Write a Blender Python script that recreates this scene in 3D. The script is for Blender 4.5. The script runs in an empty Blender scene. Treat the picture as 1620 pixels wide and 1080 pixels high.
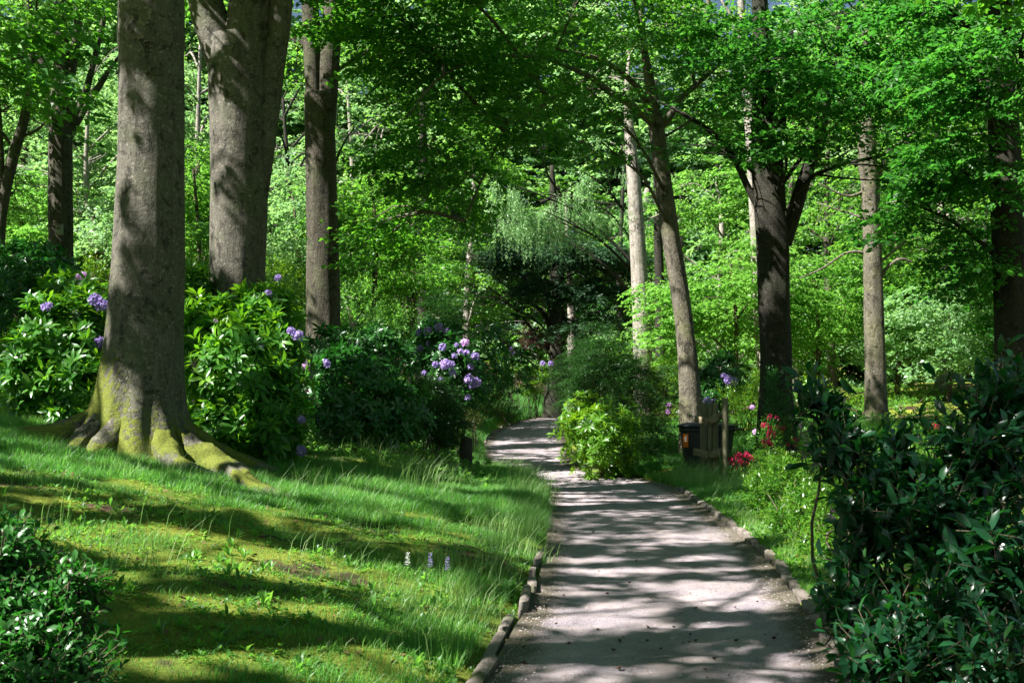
import bpy, math, random
import numpy as np
from mathutils import Vector

# ------------------------------------------------------------------ camera, sky, sun, exposure
SC = bpy.context.scene
COL = SC.collection
F = 1800.0
HOR = 630.0
cam_d = bpy.data.cameras.new('camera')
cam_d.lens = 40.0
cam_d.sensor_width = 36.0
cam_d.shift_y = 90.0 / 1620.0
cam_d.clip_end = 2000
cam_d.dof.use_dof = True
cam_d.dof.focus_distance = 16.0
cam_d.dof.aperture_fstop = 9.0
cam = bpy.data.objects.new('camera', cam_d)
cam.location = (0, 0, 1.6)
cam.rotation_euler = (math.radians(90), 0, 0)
COL.objects.link(cam)
SC.camera = cam

SUN_EL, SUN_AZ_L = 47.0, 64.0      # elevation; degrees left of straight behind the camera
sx = -math.sin(math.radians(SUN_AZ_L)) * math.cos(math.radians(SUN_EL))
sy = -math.cos(math.radians(SUN_AZ_L)) * math.cos(math.radians(SUN_EL))
sz = math.sin(math.radians(SUN_EL))
TO_SUN = np.array([sx, sy, sz])
W = bpy.data.worlds.new("World")
SC.world = W
W.use_nodes = True
nt = W.node_tree
bg = nt.nodes['Background']
sky = nt.nodes.new('ShaderNodeTexSky')
sky.sky_type = 'NISHITA'
sky.sun_disc = False
sky.sun_elevation = math.radians(SUN_EL)
sky.sun_rotation = math.atan2(sx, sy)
nt.links.new(sky.outputs[0], bg.inputs[0])
bg.inputs[1].default_value = 0.03
sl = bpy.data.lights.new('sun', 'SUN')
sl.energy = 5.0
sl.angle = math.radians(0.53)
sl.color = (1.0, 0.97, 0.93)
so = bpy.data.objects.new('sun', sl)
so.rotation_euler = Vector(TO_SUN).to_track_quat('Z', 'Y').to_euler()
COL.objects.link(so)
SC.view_settings.view_transform = 'Standard'
SC.view_settings.look = 'None'
SC.view_settings.exposure = 1.78
SC.cycles.max_bounces = 7
SC.cycles.diffuse_bounces = 2
SC.cycles.glossy_bounces = 2
SC.cycles.transmission_bounces = 4
SC.cycles.use_denoising = True
SC.cycles.caustics_reflective = False
SC.cycles.caustics_refractive = False
SC.cycles.sample_clamp_indirect = 4.0

# ------------------------------------------------------------------ helpers
def at(px, py, Y):
    """World point that stands Y metres ahead, seen at a photo pixel (1620 x 1080)."""
    return np.array([(px - 810.0) / F * Y, Y, 1.6 + (HOR - py) / F * Y])

def sstep(a, b, x):
    t = np.clip((np.asarray(x, float) - a) / (b - a), 0, 1)
    return t * t * (3 - 2 * t)

_nr = np.random.RandomState(5)
_K = [(_nr.normal(0, 1, (3,)), _nr.rand() * 6.28) for _ in range(48)]
def snoise(p, s, o=0, n=8):
    """Cheap smooth noise in about -1..1; p (N,3) or (N,2), s = feature size."""
    p = np.asarray(p, float)
    if p.shape[-1] == 2:
        p = np.concatenate([p, np.zeros(p.shape[:-1] + (1,))], -1)
    r = 0
    for i in range(n):
        k, ph = _K[(i + o * 5) % 48]
        r = r + np.sin(p @ (k * 3.0 / s) + ph + o)
    return r / math.sqrt(n) / 1.2

def nrm(v):
    return v / np.maximum(np.linalg.norm(v, axis=-1, keepdims=True), 1e-9)

def tag(o, label=None, cat=None, group=None, kind=None):
    if label: o['label'] = label
    if cat: o['category'] = cat
    if group: o['group'] = group
    if kind: o['kind'] = kind
    return o

def empty(name, loc=(0, 0, 0), label=None, cat=None, group=None):
    o = bpy.data.objects.new(name, None)
    o.location = loc
    o.empty_display_size = 0.2
    COL.objects.link(o)
    return tag(o, label, cat, group)

class MB:
    """Collects pieces (verts, faces of 4, point attributes) into one mesh."""
    def __init__(s):
        s.v, s.f, s.a, s.n = [], [], {}, 0
    def add(s, v, f, **at_):
        v = np.asarray(v, float).reshape(-1, 3)
        s.v.append(v)
        s.f.append(np.asarray(f, np.int64).reshape(-1, 4) + s.n)
        for k, x in at_.items():
            s.a.setdefault(k, []).append((s.n, np.broadcast_to(np.asarray(x, float), (len(v),))))
        s.n += len(v)
        return s
    def build(s, name, m, parent=None, smooth=False, loc=None):
        me = bpy.data.meshes.new(name)
        v = np.concatenate(s.v) if s.v else np.zeros((0, 3))
        f = np.concatenate(s.f) if s.f else np.zeros((0, 4), np.int64)
        if loc is not None:
            v = v - np.asarray(loc)
        # quads whose last two corners coincide are triangles
        tri = f[:, 3] == f[:, 2]
        q, t = f[~tri], f[tri][:, :3]
        loops = np.concatenate([q.ravel(), t.ravel()]).astype(np.int32)
        starts = np.concatenate([np.arange(len(q)) * 4, len(q) * 4 + np.arange(len(t)) * 3]).astype(np.int32)
        me.vertices.add(len(v)); me.vertices.foreach_set('co', v.astype(np.float32).ravel())
        me.loops.add(len(loops)); me.loops.foreach_set('vertex_index', loops)
        me.polygons.add(len(starts)); me.polygons.foreach_set('loop_start', starts)
        for k, lst in s.a.items():
            arr = np.zeros(len(v), np.float32)
            for o_, x in lst:
                arr[o_:o_ + len(x)] = x
            me.attributes.new(k, 'FLOAT', 'POINT').data.foreach_set('value', arr)
        me.update(calc_edges=True)
        if smooth:
            me.polygons.foreach_set('use_smooth', np.ones(len(starts), bool))
        me.materials.append(m)
        o = bpy.data.objects.new(name, me)
        if loc is not None:
            o.location = loc
        COL.objects.link(o)
        if parent is not None:
            o.parent = parent
        return o

def box(mb, c, size, rot=0.0, taper=1.0, tilt=(0, 0), bev=0.0):
    """Bevel-cornered upright block: 8-sided footprint and a chamfered top."""
    hx, hy, hz = size[0] / 2, size[1] / 2, size[2] / 2
    b = max(bev, 0.0005)
    def ring(z, k, ins):
        X, Y_ = hx * k - ins, hy * k - ins
        return [(-X + b, -Y_, z), (X - b, -Y_, z), (X, -Y_ + b, z), (X, Y_ - b, z), (X - b, Y_, z), (-X + b, Y_, z), (-X, Y_ - b, z), (-X, -Y_ + b, z)]
    rs = ring(-hz, 1, b) + ring(-hz + b, 1, 0) + ring(hz - b, taper, 0) + ring(hz, taper, b)
    v = np.array(rs)
    f = []
    for r in range(3):
        for i in range(8):
            j = (i + 1) % 8
            f.append((r * 8 + i, r * 8 + j, r * 8 + 8 + j, r * 8 + 8 + i))
    for o_, flip in ((24, 0), (0, 1)):
        ids = [o_ + i for i in range(8)]
        qs = [(ids[7], ids[0], ids[1], ids[2]), (ids[7], ids[2], ids[3], ids[6]), (ids[6], ids[3], ids[4], ids[5])]
        f += [tuple(reversed(q)) for q in qs] if flip else qs
    tx, ty = tilt
    Rx = np.array([[1, 0, 0], [0, math.cos(tx), -math.sin(tx)], [0, math.sin(tx), math.cos(tx)]])
    Ry = np.array([[math.cos(ty), 0, math.sin(ty)], [0, 1, 0], [-math.sin(ty), 0, math.cos(ty)]])
    Rz = np.array([[math.cos(rot), -math.sin(rot), 0], [math.sin(rot), math.cos(rot), 0], [0, 0, 1]])
    v = v @ (Rz @ Ry @ Rx).T + np.asarray(c)
    mb.add(v, f)
    return mb

def spline(P, n):
    """Catmull-Rom through P (K,D), n samples."""
    P = np.asarray(P, float)
    if len(P) == 2:
        t = np.linspace(0, 1, n)[:, None]
        return P[0] * (1 - t) + P[1] * t
    Q = np.concatenate([[2 * P[0] - P[1]], P, [2 * P[-1] - P[-2]]])
    t = np.linspace(0, len(P) - 1 - 1e-6, n)
    i = t.astype(int)
    u = (t - i)[:, None]
    a, b, c, d = Q[i], Q[i + 1], Q[i + 2], Q[i + 3]
    return 0.5 * (2 * b + (c - a) * u + (2 * a - 5 * b + 4 * c - d) * u * u + (3 * b - a - 3 * c + d) * u ** 3)

def tube(mb, pts, rad, seg=8, prof=None, cap=True, **attrs):
    """Tube along pts (N,3). prof(theta (1,seg), pts z (N,1)) multiplies the radius."""
    pts = np.asarray(pts, float)
    n = len(pts)
    rad = np.broadcast_to(np.asarray(rad, float), (n,))
    T = nrm(np.gradient(pts, axis=0))
    ref = np.array([1.0, 0, 0]) if abs(T[0][0]) < 0.8 else np.array([0, 1.0, 0])
    U = np.zeros_like(pts)
    u = ref
    for i in range(n):
        u = u - T[i] * (u @ T[i])
        u = u / max(np.linalg.norm(u), 1e-9)
        U[i] = u
    V = np.cross(T, U)
    th = np.linspace(0, 2 * math.pi, seg, endpoint=False)
    k = np.ones((n, seg))
    if prof is not None:
        k = prof(th[None, :], pts[:, 2:3], k)
    R = rad[:, None] * k
    v = pts[:, None, :] + U[:, None, :] * (np.cos(th)[None, :, None] * R[..., None]) + V[:, None, :] * (np.sin(th)[None, :, None] * R[..., None])
    i = np.arange(n - 1)[:, None] * seg
    j = np.arange(seg)[None, :]
    j2 = (j + 1) % seg
    f = np.stack([i + j, i + j2, i + seg + j2, i + seg + j], -1).reshape(-1, 4)
    v = v.reshape(-1, 3)
    if cap:
        c0 = len(v)
        v = np.concatenate([v, pts[-1:] + T[-1:] * rad[-1] * 0.3])
        last = (n - 1) * seg
        f = np.concatenate([f, np.stack([last + j[0], last + j2[0], np.full(seg, c0), np.full(seg, c0)], -1)])
    at_ = {}
    for key, x in attrs.items():
        at_[key] = x(v) if callable(x) else x
    mb.add(v, f, **at_)
    return v

# ------------------------------------------------------------------ leaves
def leaf_quads(mb, P, D, N, L, Wd, rnd, fold=0.25, hi=False):
    """One leaf per row: base P, direction D, face normal N, length L, width Wd."""
    n = len(P)
    if n == 0: return
    D = nrm(D)
    S = nrm(np.cross(D, N))
    N = np.cross(S, D)
    L = np.broadcast_to(np.asarray(L, float), (n,))[:, None]
    Wd = np.broadcast_to(np.asarray(Wd, float), (n,))[:, None]
    if not hi:
        m = P + D * L * 0.45 + N * Wd * fold
        v = np.stack([P, m - S * Wd * 0.5, P + D * L - N * Wd * fold * 0.6, m + S * Wd * 0.5], 1)
        f = np.arange(n)[:, None] * 4 + np.arange(4)[None]
        mb.add(v.reshape(-1, 3), f, rnd=np.repeat(rnd, 4))
    else:
        b1 = P + D * L * 0.3 + N * L * 0.03
        b2 = P + D * L * 0.68 + N * L * 0.0
        tip = P + D * L - N * L * 0.12
        v = np.stack([P, b1 - S * Wd * 0.42 + N * Wd * fold, b1, b1 + S * Wd * 0.42 + N * Wd * fold,
                      b2 - S * Wd * 0.5 + N * Wd * fold * .8, b2, b2 + S * Wd * 0.5 + N * Wd * fold * .8, tip], 1)
        base = np.arange(n)[:, None] * 8
        fs = [(0, 2, 1, 1), (0, 3, 2, 2), (1, 2, 5, 4), (2, 3, 6, 5), (4, 5, 7, 7), (5, 6, 7, 7)]
        f = np.concatenate([base + np.array(q)[None] for q in fs])
        mb.add(v.reshape(-1, 3), f, rnd=np.repeat(rnd, 8))

# gaps cut into the high canopy so sun reaches these points (point, radius)
GAPS = []
def gap_keep(P, tall=1.0):
    keep = np.ones(len(P), bool)
    for g, r in GAPS:
        r = r + .14
        d = P - g
        t = d @ TO_SUN
        q = d - t[:, None] * TO_SUN
        keep &= ~((t > tall) & (np.einsum('ij,ij->i', q, q) < r * r))
    return keep

CARVE = [None]
def carve_keep(P):
    """Cuts leaves away along the sun, shaping the crowns to drop shafts of light."""
    g = P[:, :2] - P[:, 2:3] * (TO_SUN[:2] / TO_SUN[2])[None]
    if CARVE[0] == 'fine':
        a = snoise(g * [.50, 1.25], .62, 2) + .55 * snoise(g * [.6, 1.0], 2.4, 4) + .5 * snoise(g * [.8, 1.3], .26, 6)
        lau = (g[:, 0] > 2.7) & (g[:, 0] < 8) & (g[:, 1] > 4.2) & (g[:, 1] < 9.2)   # leaves left uncut here to keep the laurel in shade
        return (a < .36) | lau
    a = snoise(g, 1.5, 1) + .6 * snoise(g, 5.0, 3)
    return (a < 0.0) | (P[:, 2] < 4.5)

def sprays(mb, C, D, L, n, leaf, rs, kind='leaf', tilt=0.45, wr=0.62):
    """Flat leafy twig fans: C (S,3) centres, D (S,3) directions, L spray length, n leaves each."""
    S = len(C)
    if S == 0: return
    L = L * rs.uniform(0.7, 1.25, (S, 1))
    D = nrm(D)
    up = np.array([0, 0, 1.0]) + rs.normal(0, 0.22, (S, 3))
    side = nrm(np.cross(D, up))
    up = np.cross(side, D)
    if kind == 'hang':          # pendulous strings of small leaves
        k = rs.randint(0, 14, (S, n))
        t = rs.rand(S, n)
        o1, o2, ln = rs.rand(S, 14), rs.normal(0, .12, (S, 14)), rs.uniform(.35, 1.0, (S, 14))
        g = lambda a: np.take_along_axis(a, k, 1)
        P = C[:, None] + D[:, None] * ((g(o1) - .5) * L)[..., None] + side[:, None] * (g(o2) * L)[..., None]
        P[..., 2] -= t * g(ln) * L * 0.75
        P += rs.normal(0, .012, P.shape)
        dirs = rs.normal(0, 1, P.shape); dirs[..., 2] -= 1.0
        nn = rs.normal(0, 1, P.shape)
        w = leaf * 0.32
    else:
        ntw = 9
        k = rs.randint(0, ntw, (S, n))
        sgn = np.where(k % 2 == 0, 1.0, -1.0)
        t = rs.rand(S, n) ** 0.8
        s = (k / ntw) * 0.9
        lt = 0.6 * (1.05 - s * 0.75)
        ang = math.radians(48)
        a = s - 0.45 + lt * t * math.cos(ang)
        b = sgn * lt * t * math.sin(ang)
        droop = -(0.28 * (a + .45) ** 2 + 0.35 * b ** 2)
        P = C[:, None] + D[:, None] * (a * L)[..., None] + side[:, None] * (b * L)[..., None] + up[:, None] * (droop * L)[..., None]
        P += rs.normal(0, 0.03 if kind == 'leaf' else 0.015, P.shape)
        ls = np.where(rs.rand(S, n) < .5, 1.0, -1.0)
        tw = nrm(D[:, None] * math.cos(ang) + side[:, None] * (sgn * math.sin(ang))[..., None])
        perp = nrm(np.cross(tw, up[:, None]))
        dirs = tw * 0.8 + perp * (ls * 0.75)[..., None] + rs.normal(0, .25, P.shape)
        dirs[..., 2] -= 0.22
        nn = up[:, None] + rs.normal(0, tilt, P.shape)
        w = leaf * (wr if kind == 'leaf' else 0.16)
    P = P.reshape(-1, 3); dirs = dirs.reshape(-1, 3); nn = nn.reshape(-1, 3)
    rsp = np.repeat(rs.rand(S), n)
    if CARVE[0]:
        k = carve_keep(P) & gap_keep(P)
        P, dirs, nn, rsp = P[k], dirs[k], nn[k], rsp[k]
    m = len(P)
    sz_ = leaf * rs.uniform(0.5, 1.3, m)
    leaf_quads(mb, P, dirs, nn, sz_, w * sz_ / leaf, np.clip(rsp * .55 + rs.rand(m) * .45, 0, 1))

# ------------------------------------------------------------------ materials
def newmat(name):
    m = bpy.data.materials.new(name)
    m.use_nodes = True
    t = m.node_tree
    for n in list(t.nodes): t.nodes.remove(n)
    return m, t, t.nodes.new, t.links.new

def ramp(t, fac, stops):
    r = t.nodes.new('ShaderNodeValToRGB')
    e = r.color_ramp.elements
    while len(e) < len(stops): e.new(0.5)
    for i, (p, c) in enumerate(stops):
        e[i].position = p
        e[i].color = (c[0], c[1], c[2], 1) if not isinstance(c, (int, float)) else (c, c, c, 1)
    t.links.new(fac, r.inputs[0])
    return r.outputs[0]

def noise(t, scale, detail=4, rough=.6, vec=None, dist=0):
    n = t.nodes.new('ShaderNodeTexNoise')
    n.inputs['Scale'].default_value = scale
    n.inputs['Detail'].default_value = detail
    n.inputs['Roughness'].default_value = rough
    n.inputs['Distortion'].default_value = dist
    if vec is not None: t.links.new(vec, n.inputs['Vector'])
    return n.outputs[0]

def mixc(t, fac, a, b):
    n = t.nodes.new('ShaderNodeMix'); n.data_type = 'RGBA'
    if isinstance(fac, float): n.inputs[0].default_value = fac
    else: t.links.new(fac, n.inputs[0])
    for i, x in ((6, a), (7, b)):
        if isinstance(x, tuple): n.inputs[i].default_value = (*x, 1)
        else: t.links.new(x, n.inputs[i])
    return n.outputs[2]

def mathn(t, op, a, b=None, clamp=False):
    n = t.nodes.new('ShaderNodeMath'); n.operation = op; n.use_clamp = clamp
    for i, x in enumerate((a, b)):
        if x is None: continue
        if isinstance(x, (int, float)): n.inputs[i].default_value = x
        else: t.links.new(x, n.inputs[i])
    return n.outputs[0]

def attr(t, name):
    n = t.nodes.new('ShaderNodeAttribute'); n.attribute_name = name
    return n.outputs['Fac']

def coords(t, stretch=None):
    g = t.nodes.new('ShaderNodeNewGeometry').outputs['Position']
    if stretch is None: return g
    m = t.nodes.new('ShaderNodeMapping'); m.inputs['Scale'].default_value = stretch
    t.links.new(g, m.inputs[0])
    return m.outputs[0]

def finish(t, col, rough=.8, bump=None, bstr=.3, bdist=.02, trans=None, tfac=0.4, spec=0.5, coat=0.0):
    p = t.nodes.new('ShaderNodeBsdfPrincipled')
    if isinstance(col, tuple): p.inputs['Base Color'].default_value = (*col, 1)
    else: t.links.new(col, p.inputs['Base Color'])
    if isinstance(rough, (int, float)): p.inputs['Roughness'].default_value = rough
    else: t.links.new(rough, p.inputs['Roughness'])
    p.inputs['Specular IOR Level'].default_value = spec
    if bump is not None:
        b = t.nodes.new('ShaderNodeBump'); b.inputs['Strength'].default_value = bstr; b.inputs['Distance'].default_value = bdist
        t.links.new(bump, b.inputs['Height']); t.links.new(b.outputs[0], p.inputs['Normal'])
    out = t.nodes.new('ShaderNodeOutputMaterial')
    sh = p.outputs[0]
    if trans is not None:
        tr = t.nodes.new('ShaderNodeBsdfTranslucent')
        if isinstance(trans, tuple): tr.inputs[0].default_value = (*trans, 1)
        else: t.links.new(trans, tr.inputs[0])
        mx = t.nodes.new('ShaderNodeMixShader'); mx.inputs[0].default_value = tfac
        t.links.new(sh, mx.inputs[1]); t.links.new(tr.outputs[0], mx.inputs[2]); sh = mx.outputs[0]
    t.links.new(sh, out.inputs[0])

def leafmat(name, a, b, c=None, tr=(0.10, .24, .02), tr2=None, rough=.42, spec=.5, tfac=.4):
    m, t, N, Lk = newmat(name)
    r = attr(t, 'rnd')
    stops = [(0, a), (1, b)] if c is None else [(0, a), (.75, b), (1, c)]
    col = ramp(t, r, stops)
    tc = ramp(t, r, [(0, tr), (1, tr2 or tuple(x * 1.4 for x in tr))])
    finish(t, col, rough, trans=tc, tfac=tfac, spec=spec)
    return m

LM = {
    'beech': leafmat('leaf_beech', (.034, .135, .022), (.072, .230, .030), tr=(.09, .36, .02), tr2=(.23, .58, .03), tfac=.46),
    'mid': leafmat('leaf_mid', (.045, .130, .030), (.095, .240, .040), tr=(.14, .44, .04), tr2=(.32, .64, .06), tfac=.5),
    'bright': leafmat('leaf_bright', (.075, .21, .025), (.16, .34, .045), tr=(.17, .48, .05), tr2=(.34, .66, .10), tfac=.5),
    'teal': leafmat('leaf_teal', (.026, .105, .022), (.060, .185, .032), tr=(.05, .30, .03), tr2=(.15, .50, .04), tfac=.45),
    'far': leafmat('leaf_far', (.13, .27, .12), (.27, .43, .21), tr=(.22, .50, .12), tr2=(.44, .70, .20), tfac=.5),  # whitish sheen of sunlit leaves is put into this colour
    'conifer': leafmat('leaf_conifer', (.022, .075, .030), (.065, .155, .060), tr=(.02, .06, .02), tfac=.2, rough=.5),
    'larch': leafmat('leaf_larch', (.24, .42, .17), (.38, .58, .27), tr=(.25, .5, .15), tfac=.4),
    'yew': leafmat('leaf_yew', (.014, .052, .014), (.038, .115, .022), (.085, .17, .035), tr=(.04, .14, .015), tfac=.25),
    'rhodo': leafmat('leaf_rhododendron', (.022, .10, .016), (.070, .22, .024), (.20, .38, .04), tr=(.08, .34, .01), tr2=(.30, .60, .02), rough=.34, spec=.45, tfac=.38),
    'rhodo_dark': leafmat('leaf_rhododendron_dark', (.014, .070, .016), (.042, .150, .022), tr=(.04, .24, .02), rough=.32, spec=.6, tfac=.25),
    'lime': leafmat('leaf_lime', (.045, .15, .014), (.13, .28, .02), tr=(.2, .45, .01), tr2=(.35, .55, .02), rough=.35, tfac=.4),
    'laurel': leafmat('leaf_laurel', (.005, .034, .014), (.013, .068, .024), (.04, .14, .02), tr=(.010, .10, .015), tr2=(.05, .34, .02), rough=.26, spec=.5, tfac=.26),
    'box': leafmat('leaf_box', (.020, .10, .020), (.055, .19, .03), tr=(.05, .3, .02), rough=.35, tfac=.3),
    'bronze': leafmat('leaf_bronze', (.06, .08, .018), (.13, .13, .03), tr=(.15, .2, .03), rough=.45),
    'redleaf': leafmat('leaf_red', (.03, .012, .010), (.07, .022, .018), tr=(.10, .03, .02), rough=.45),
    'pieris': leafmat('leaf_pieris', (.025, .11, .015), (.10, .24, .02), (.32, .26, .05), tr=(.08, .3, .02), tr2=(.3, .5, .03), rough=.3),
    'grass': leafmat('grass_blade', (.045, .17, .028), (.11, .29, .05), (.24, .36, .10), tr=(.09, .42, .04), tr2=(.30, .62, .09), rough=.45, tfac=.48),
    'drygrass': leafmat('seed_grass', (.16, .32, .08), (.36, .46, .18), tr=(.25, .5, .10), rough=.5, tfac=.45),
}

def barkmat(name, a, b, vert=1.0, lichen=None, bstr=.5, scale=1.0):
    m, t, N, Lk = newmat(name)
    v = coords(t, (1, 1, .28 * vert))
    n1 = noise(t, 9 * scale, 6, .65, v, .4)
    n2 = noise(t, 60 * scale, 4, .7, coords(t, (1, 1, .45)))
    n3 = noise(t, 2.2, 3, .5, coords(t))
    col = ramp(t, n1, [(.3, a), (.7, b)])
    col = mixc(t, ramp(t, n2, [(.35, .0), (.8, .45)]), col, tuple(x * 1.9 for x in b))
    col = mixc(t, ramp(t, n3, [(.48, .0), (.72, .6)]), col, lichen or (.085, .10, .045))
    # dark blotches, warts and pale crust lichen
    n8 = noise(t, 5, 5, .7, coords(t, (.8, .8, 3)), 1.2)
    col = mixc(t, ramp(t, n8, [(.55, 0.), (.62, .35)]), col, tuple(x * .5 for x in a))
    vo = N('ShaderNodeTexVoronoi'); vo.inputs['Scale'].default_value = 26; Lk(coords(t, (1, 1, .8)), vo.inputs['Vector'])
    n6 = noise(t, 5.5, 6, .75, coords(t, (1, 1, .7)), .8)
    col = mixc(t, ramp(t, n6, [(.53, 0.), (.60, .8)]), col, tuple(x * .5 for x in a))
    n7 = noise(t, 19, 5, .75, coords(t))
    col = mixc(t, ramp(t, n7, [(.57, 0.), (.63, .7)]), col, tuple(min(.5, x * 2.0 + .02) for x in b))
    spot = ramp(t, vo.outputs['Distance'], [(.03, .8), (.09, 0.)])
    col = mixc(t, spot, col, tuple(x * 2.3 for x in b))
    ms = attr(t, 'moss')
    n4 = noise(t, 14, 5, .7, coords(t))
    mf = mathn(t, 'ADD', ms, mathn(t, 'MULTIPLY', mathn(t, 'SUBTRACT', n4, .5), 1.6))
    mf = ramp(t, mf, [(.42, 0.), (.62, 1.)])
    n5 = noise(t, 40, 5, .7, coords(t))
    mc = ramp(t, n5, [(.3, (.055, .075, .010)), (.7, (.20, .22, .03))])
    col = mixc(t, mf, col, mc)
    h = mathn(t, 'ADD', mathn(t, 'MULTIPLY', n1, 1.0), mathn(t, 'MULTIPLY', n2, .5))
    h = mathn(t, 'ADD', h, mathn(t, 'ADD', mathn(t, 'MULTIPLY', n6, -1.0), mathn(t, 'MULTIPLY', n8, .45)))
    h = mathn(t, 'ADD', h, mathn(t, 'MULTIPLY', mathn(t, 'MULTIPLY', mf, n5), 1.2))
    finish(t, col, .85, h, bstr, .03, spec=.25)
    return m

BK = {
    'beech': barkmat('bark_beech', (.042, .039, .030), (.125, .113, .090), .8, bstr=.6),
    'rough': barkmat('bark_rough', (.026, .023, .016), (.080, .069, .048), .6, bstr=1.0),
    'pale': barkmat('bark_pale', (.15, .13, .105), (.33, .29, .245), .8, bstr=.7),
    'mottled': barkmat('bark_mottled', (.038, .033, .022), (.15, .132, .10), .9, (.12, .125, .05), bstr=.9, scale=.55),
    'dark': barkmat('bark_dark', (.012, .011, .008), (.034, .031, .021), .6, (.03, .038, .015), bstr=1.0),
    'stem': barkmat('bark_stem', (.04, .03, .02), (.10, .075, .05)),
}

def petalmat(name, a, b, c=None):
    m, t, N, Lk = newmat(name)
    col = ramp(t, attr(t, 'rnd'), [(0, a), (1, b)])
    finish(t, col, .55, trans=tuple(min(1, x * 1.3) for x in b), tfac=.35, spec=.3)
    return m
PET = {
    'mauve': petalmat('petal_mauve', (.22, .15, .40), (.42, .32, .64)),
    'violet': petalmat('petal_violet', (.28, .19, .48), (.54, .40, .76)),
    'pink': petalmat('petal_pink', (.55, .28, .66), (.80, .52, .86)),
    'red': petalmat('petal_red', (.36, .006, .05), (.62, .02, .12)),
    'white': petalmat('petal_white', (.6, .6, .55), (.8, .8, .75)),
}

def simplemat(name, a, b, scale=8, rough=.7, bstr=.3, stretch=None, bd=.01, spec=.4):
    m, t, N, Lk = newmat(name)
    n = noise(t, scale, 6, .65, coords(t, stretch))
    finish(t, ramp(t, n, [(.3, a), (.7, b)]), rough, n, bstr, bd, spec=spec)
    return m
#PART2
# ------------------------------------------------------------------ terrain and path
_Y  = [-6, 2, 6.4, 9, 10.7, 13.1, 16.9, 20.6, 22.5, 24, 26, 31, 36, 42, 50, 60, 80]
_XL = [-.9, -.42, -.16, .16, .28, .40, .54, .58, .28, -.28, -.60, -.78, -.50, .35, 1.6, 4.2, 11]
_XR = [1.2, 1.6, 1.87, 2.25, 2.46, 2.62, 2.80, 2.86, 2.55, 1.62, 1.33, 1.50, 1.60, 1.85, 3.1, 6.2, 13.5]
_yy = np.linspace(-6, 80, 700)
def _sm(v):
    a = np.interp(_yy, _Y, v)
    k = np.ones(9) / 9
    return np.convolve(np.pad(a, 4, mode='edge'), k, 'valid')
_xl, _xr = _sm(_XL), _sm(_XR)
XL = lambda Y: np.interp(Y, _yy, _xl)
XR = lambda Y: np.interp(Y, _yy, _xr)
ZP = lambda Y: 0.8 * sstep(21, 45, Y) + .012 * np.maximum(0, np.asarray(Y, float) - 45)

def H(x, Y, bumps=True):
    x = np.asarray(x, float); Y = np.asarray(Y, float)
    zp = ZP(Y)
    dl = np.maximum(0, XL(Y) - x)
    dr = np.maximum(0, x - XR(Y))
    s = .17 + .05 * sstep(16, 28, Y) + .10 * sstep(32, 44, Y)
    zl = .05 * sstep(0, .2, dl) + s * np.minimum(dl, 8) + .05 * np.maximum(0, dl - 8)
    zl = zl - .10 * np.exp(-((dl - .3) / .35) ** 2) * .4
    zr = .05 * sstep(0, .15, dr) + .035 * np.minimum(dr, 4) + (.035 + .05 * sstep(14, 30, Y)) * np.clip(dr - 1, 0, 14)
    inside = np.minimum(np.maximum(x - XL(Y), 0), np.maximum(XR(Y) - x, 0))
    z = zp + zl + zr - .035 * sstep(0, .12, inside)
    z = z + .02 * np.maximum(0, Y - 60)
    if bumps:
        p = np.stack([x, Y], -1)
        off = sstep(0, .6, dl + dr)
        z = z + off * (.035 * snoise(p, 1.6, 1) + .018 * snoise(p, .55, 3))
        # worn soil scarps on the lawn
        z = z + off * .05 * sstep(.2, .9, snoise(p * [0.5, 1.6], 1.5, 6)) * (dl > 0)
    return z
def Hs(x, Y): return float(H(np.array([x]), np.array([Y]))[0])
def ground_at(px, py):
    """World point where the ground is seen at that pixel."""
    for Y in np.arange(3, 70, .04):
        p = at(px, py, Y)
        if p[2] <= Hs(p[0], Y): return p
    return at(px, py, 60)

def px_of(x, Y, z):
    return 810 + F * x / Y, HOR - F * (z - 1.6) / Y

def grid(xs, ys, fz, mb, **attrs):
    X, Yg = np.meshgrid(xs, ys)
    Z = fz(X.ravel(), Yg.ravel())
    v = np.stack([X.ravel(), Yg.ravel(), Z], -1)
    nx, ny = len(xs), len(ys)
    i = np.arange(ny - 1)[:, None] * nx + np.arange(nx - 1)[None]
    f = np.stack([i, i + 1, i + nx + 1, i + nx], -1).reshape(-1, 4)
    mb.add(v, f, **{k: a(v) for k, a in attrs.items()})

def LUSH(x, Y, z):
    """1 where long lush lawn grass grows, 0 on the mossy, trodden ground."""
    px, py = px_of(x, np.maximum(Y, 1), z)
    p = np.stack([x, Y], -1)
    nz = snoise(p, .8, 2)
    left = (x < XL(Y)) * 1.0
    lim = 748 + px / 860 * 95
    a = sstep(28, -12, py - lim - 22 * nz)
    a = a * (1 - .85 * sstep(30, 0, np.abs(py - (700 + (px - 480) * .22)) + 14 * nz) * sstep(400, 470, px) * sstep(800, 640, px))
    # broken strips along the lower lawn
    b = .40 * sstep(.1, .8, snoise(p * [.55, 1.3], .9, 4)) + .30 * sstep(800, 960, py)
    return np.clip(np.where(left > 0, np.maximum(a, b), .35 + .3 * nz), 0, 1)

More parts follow.
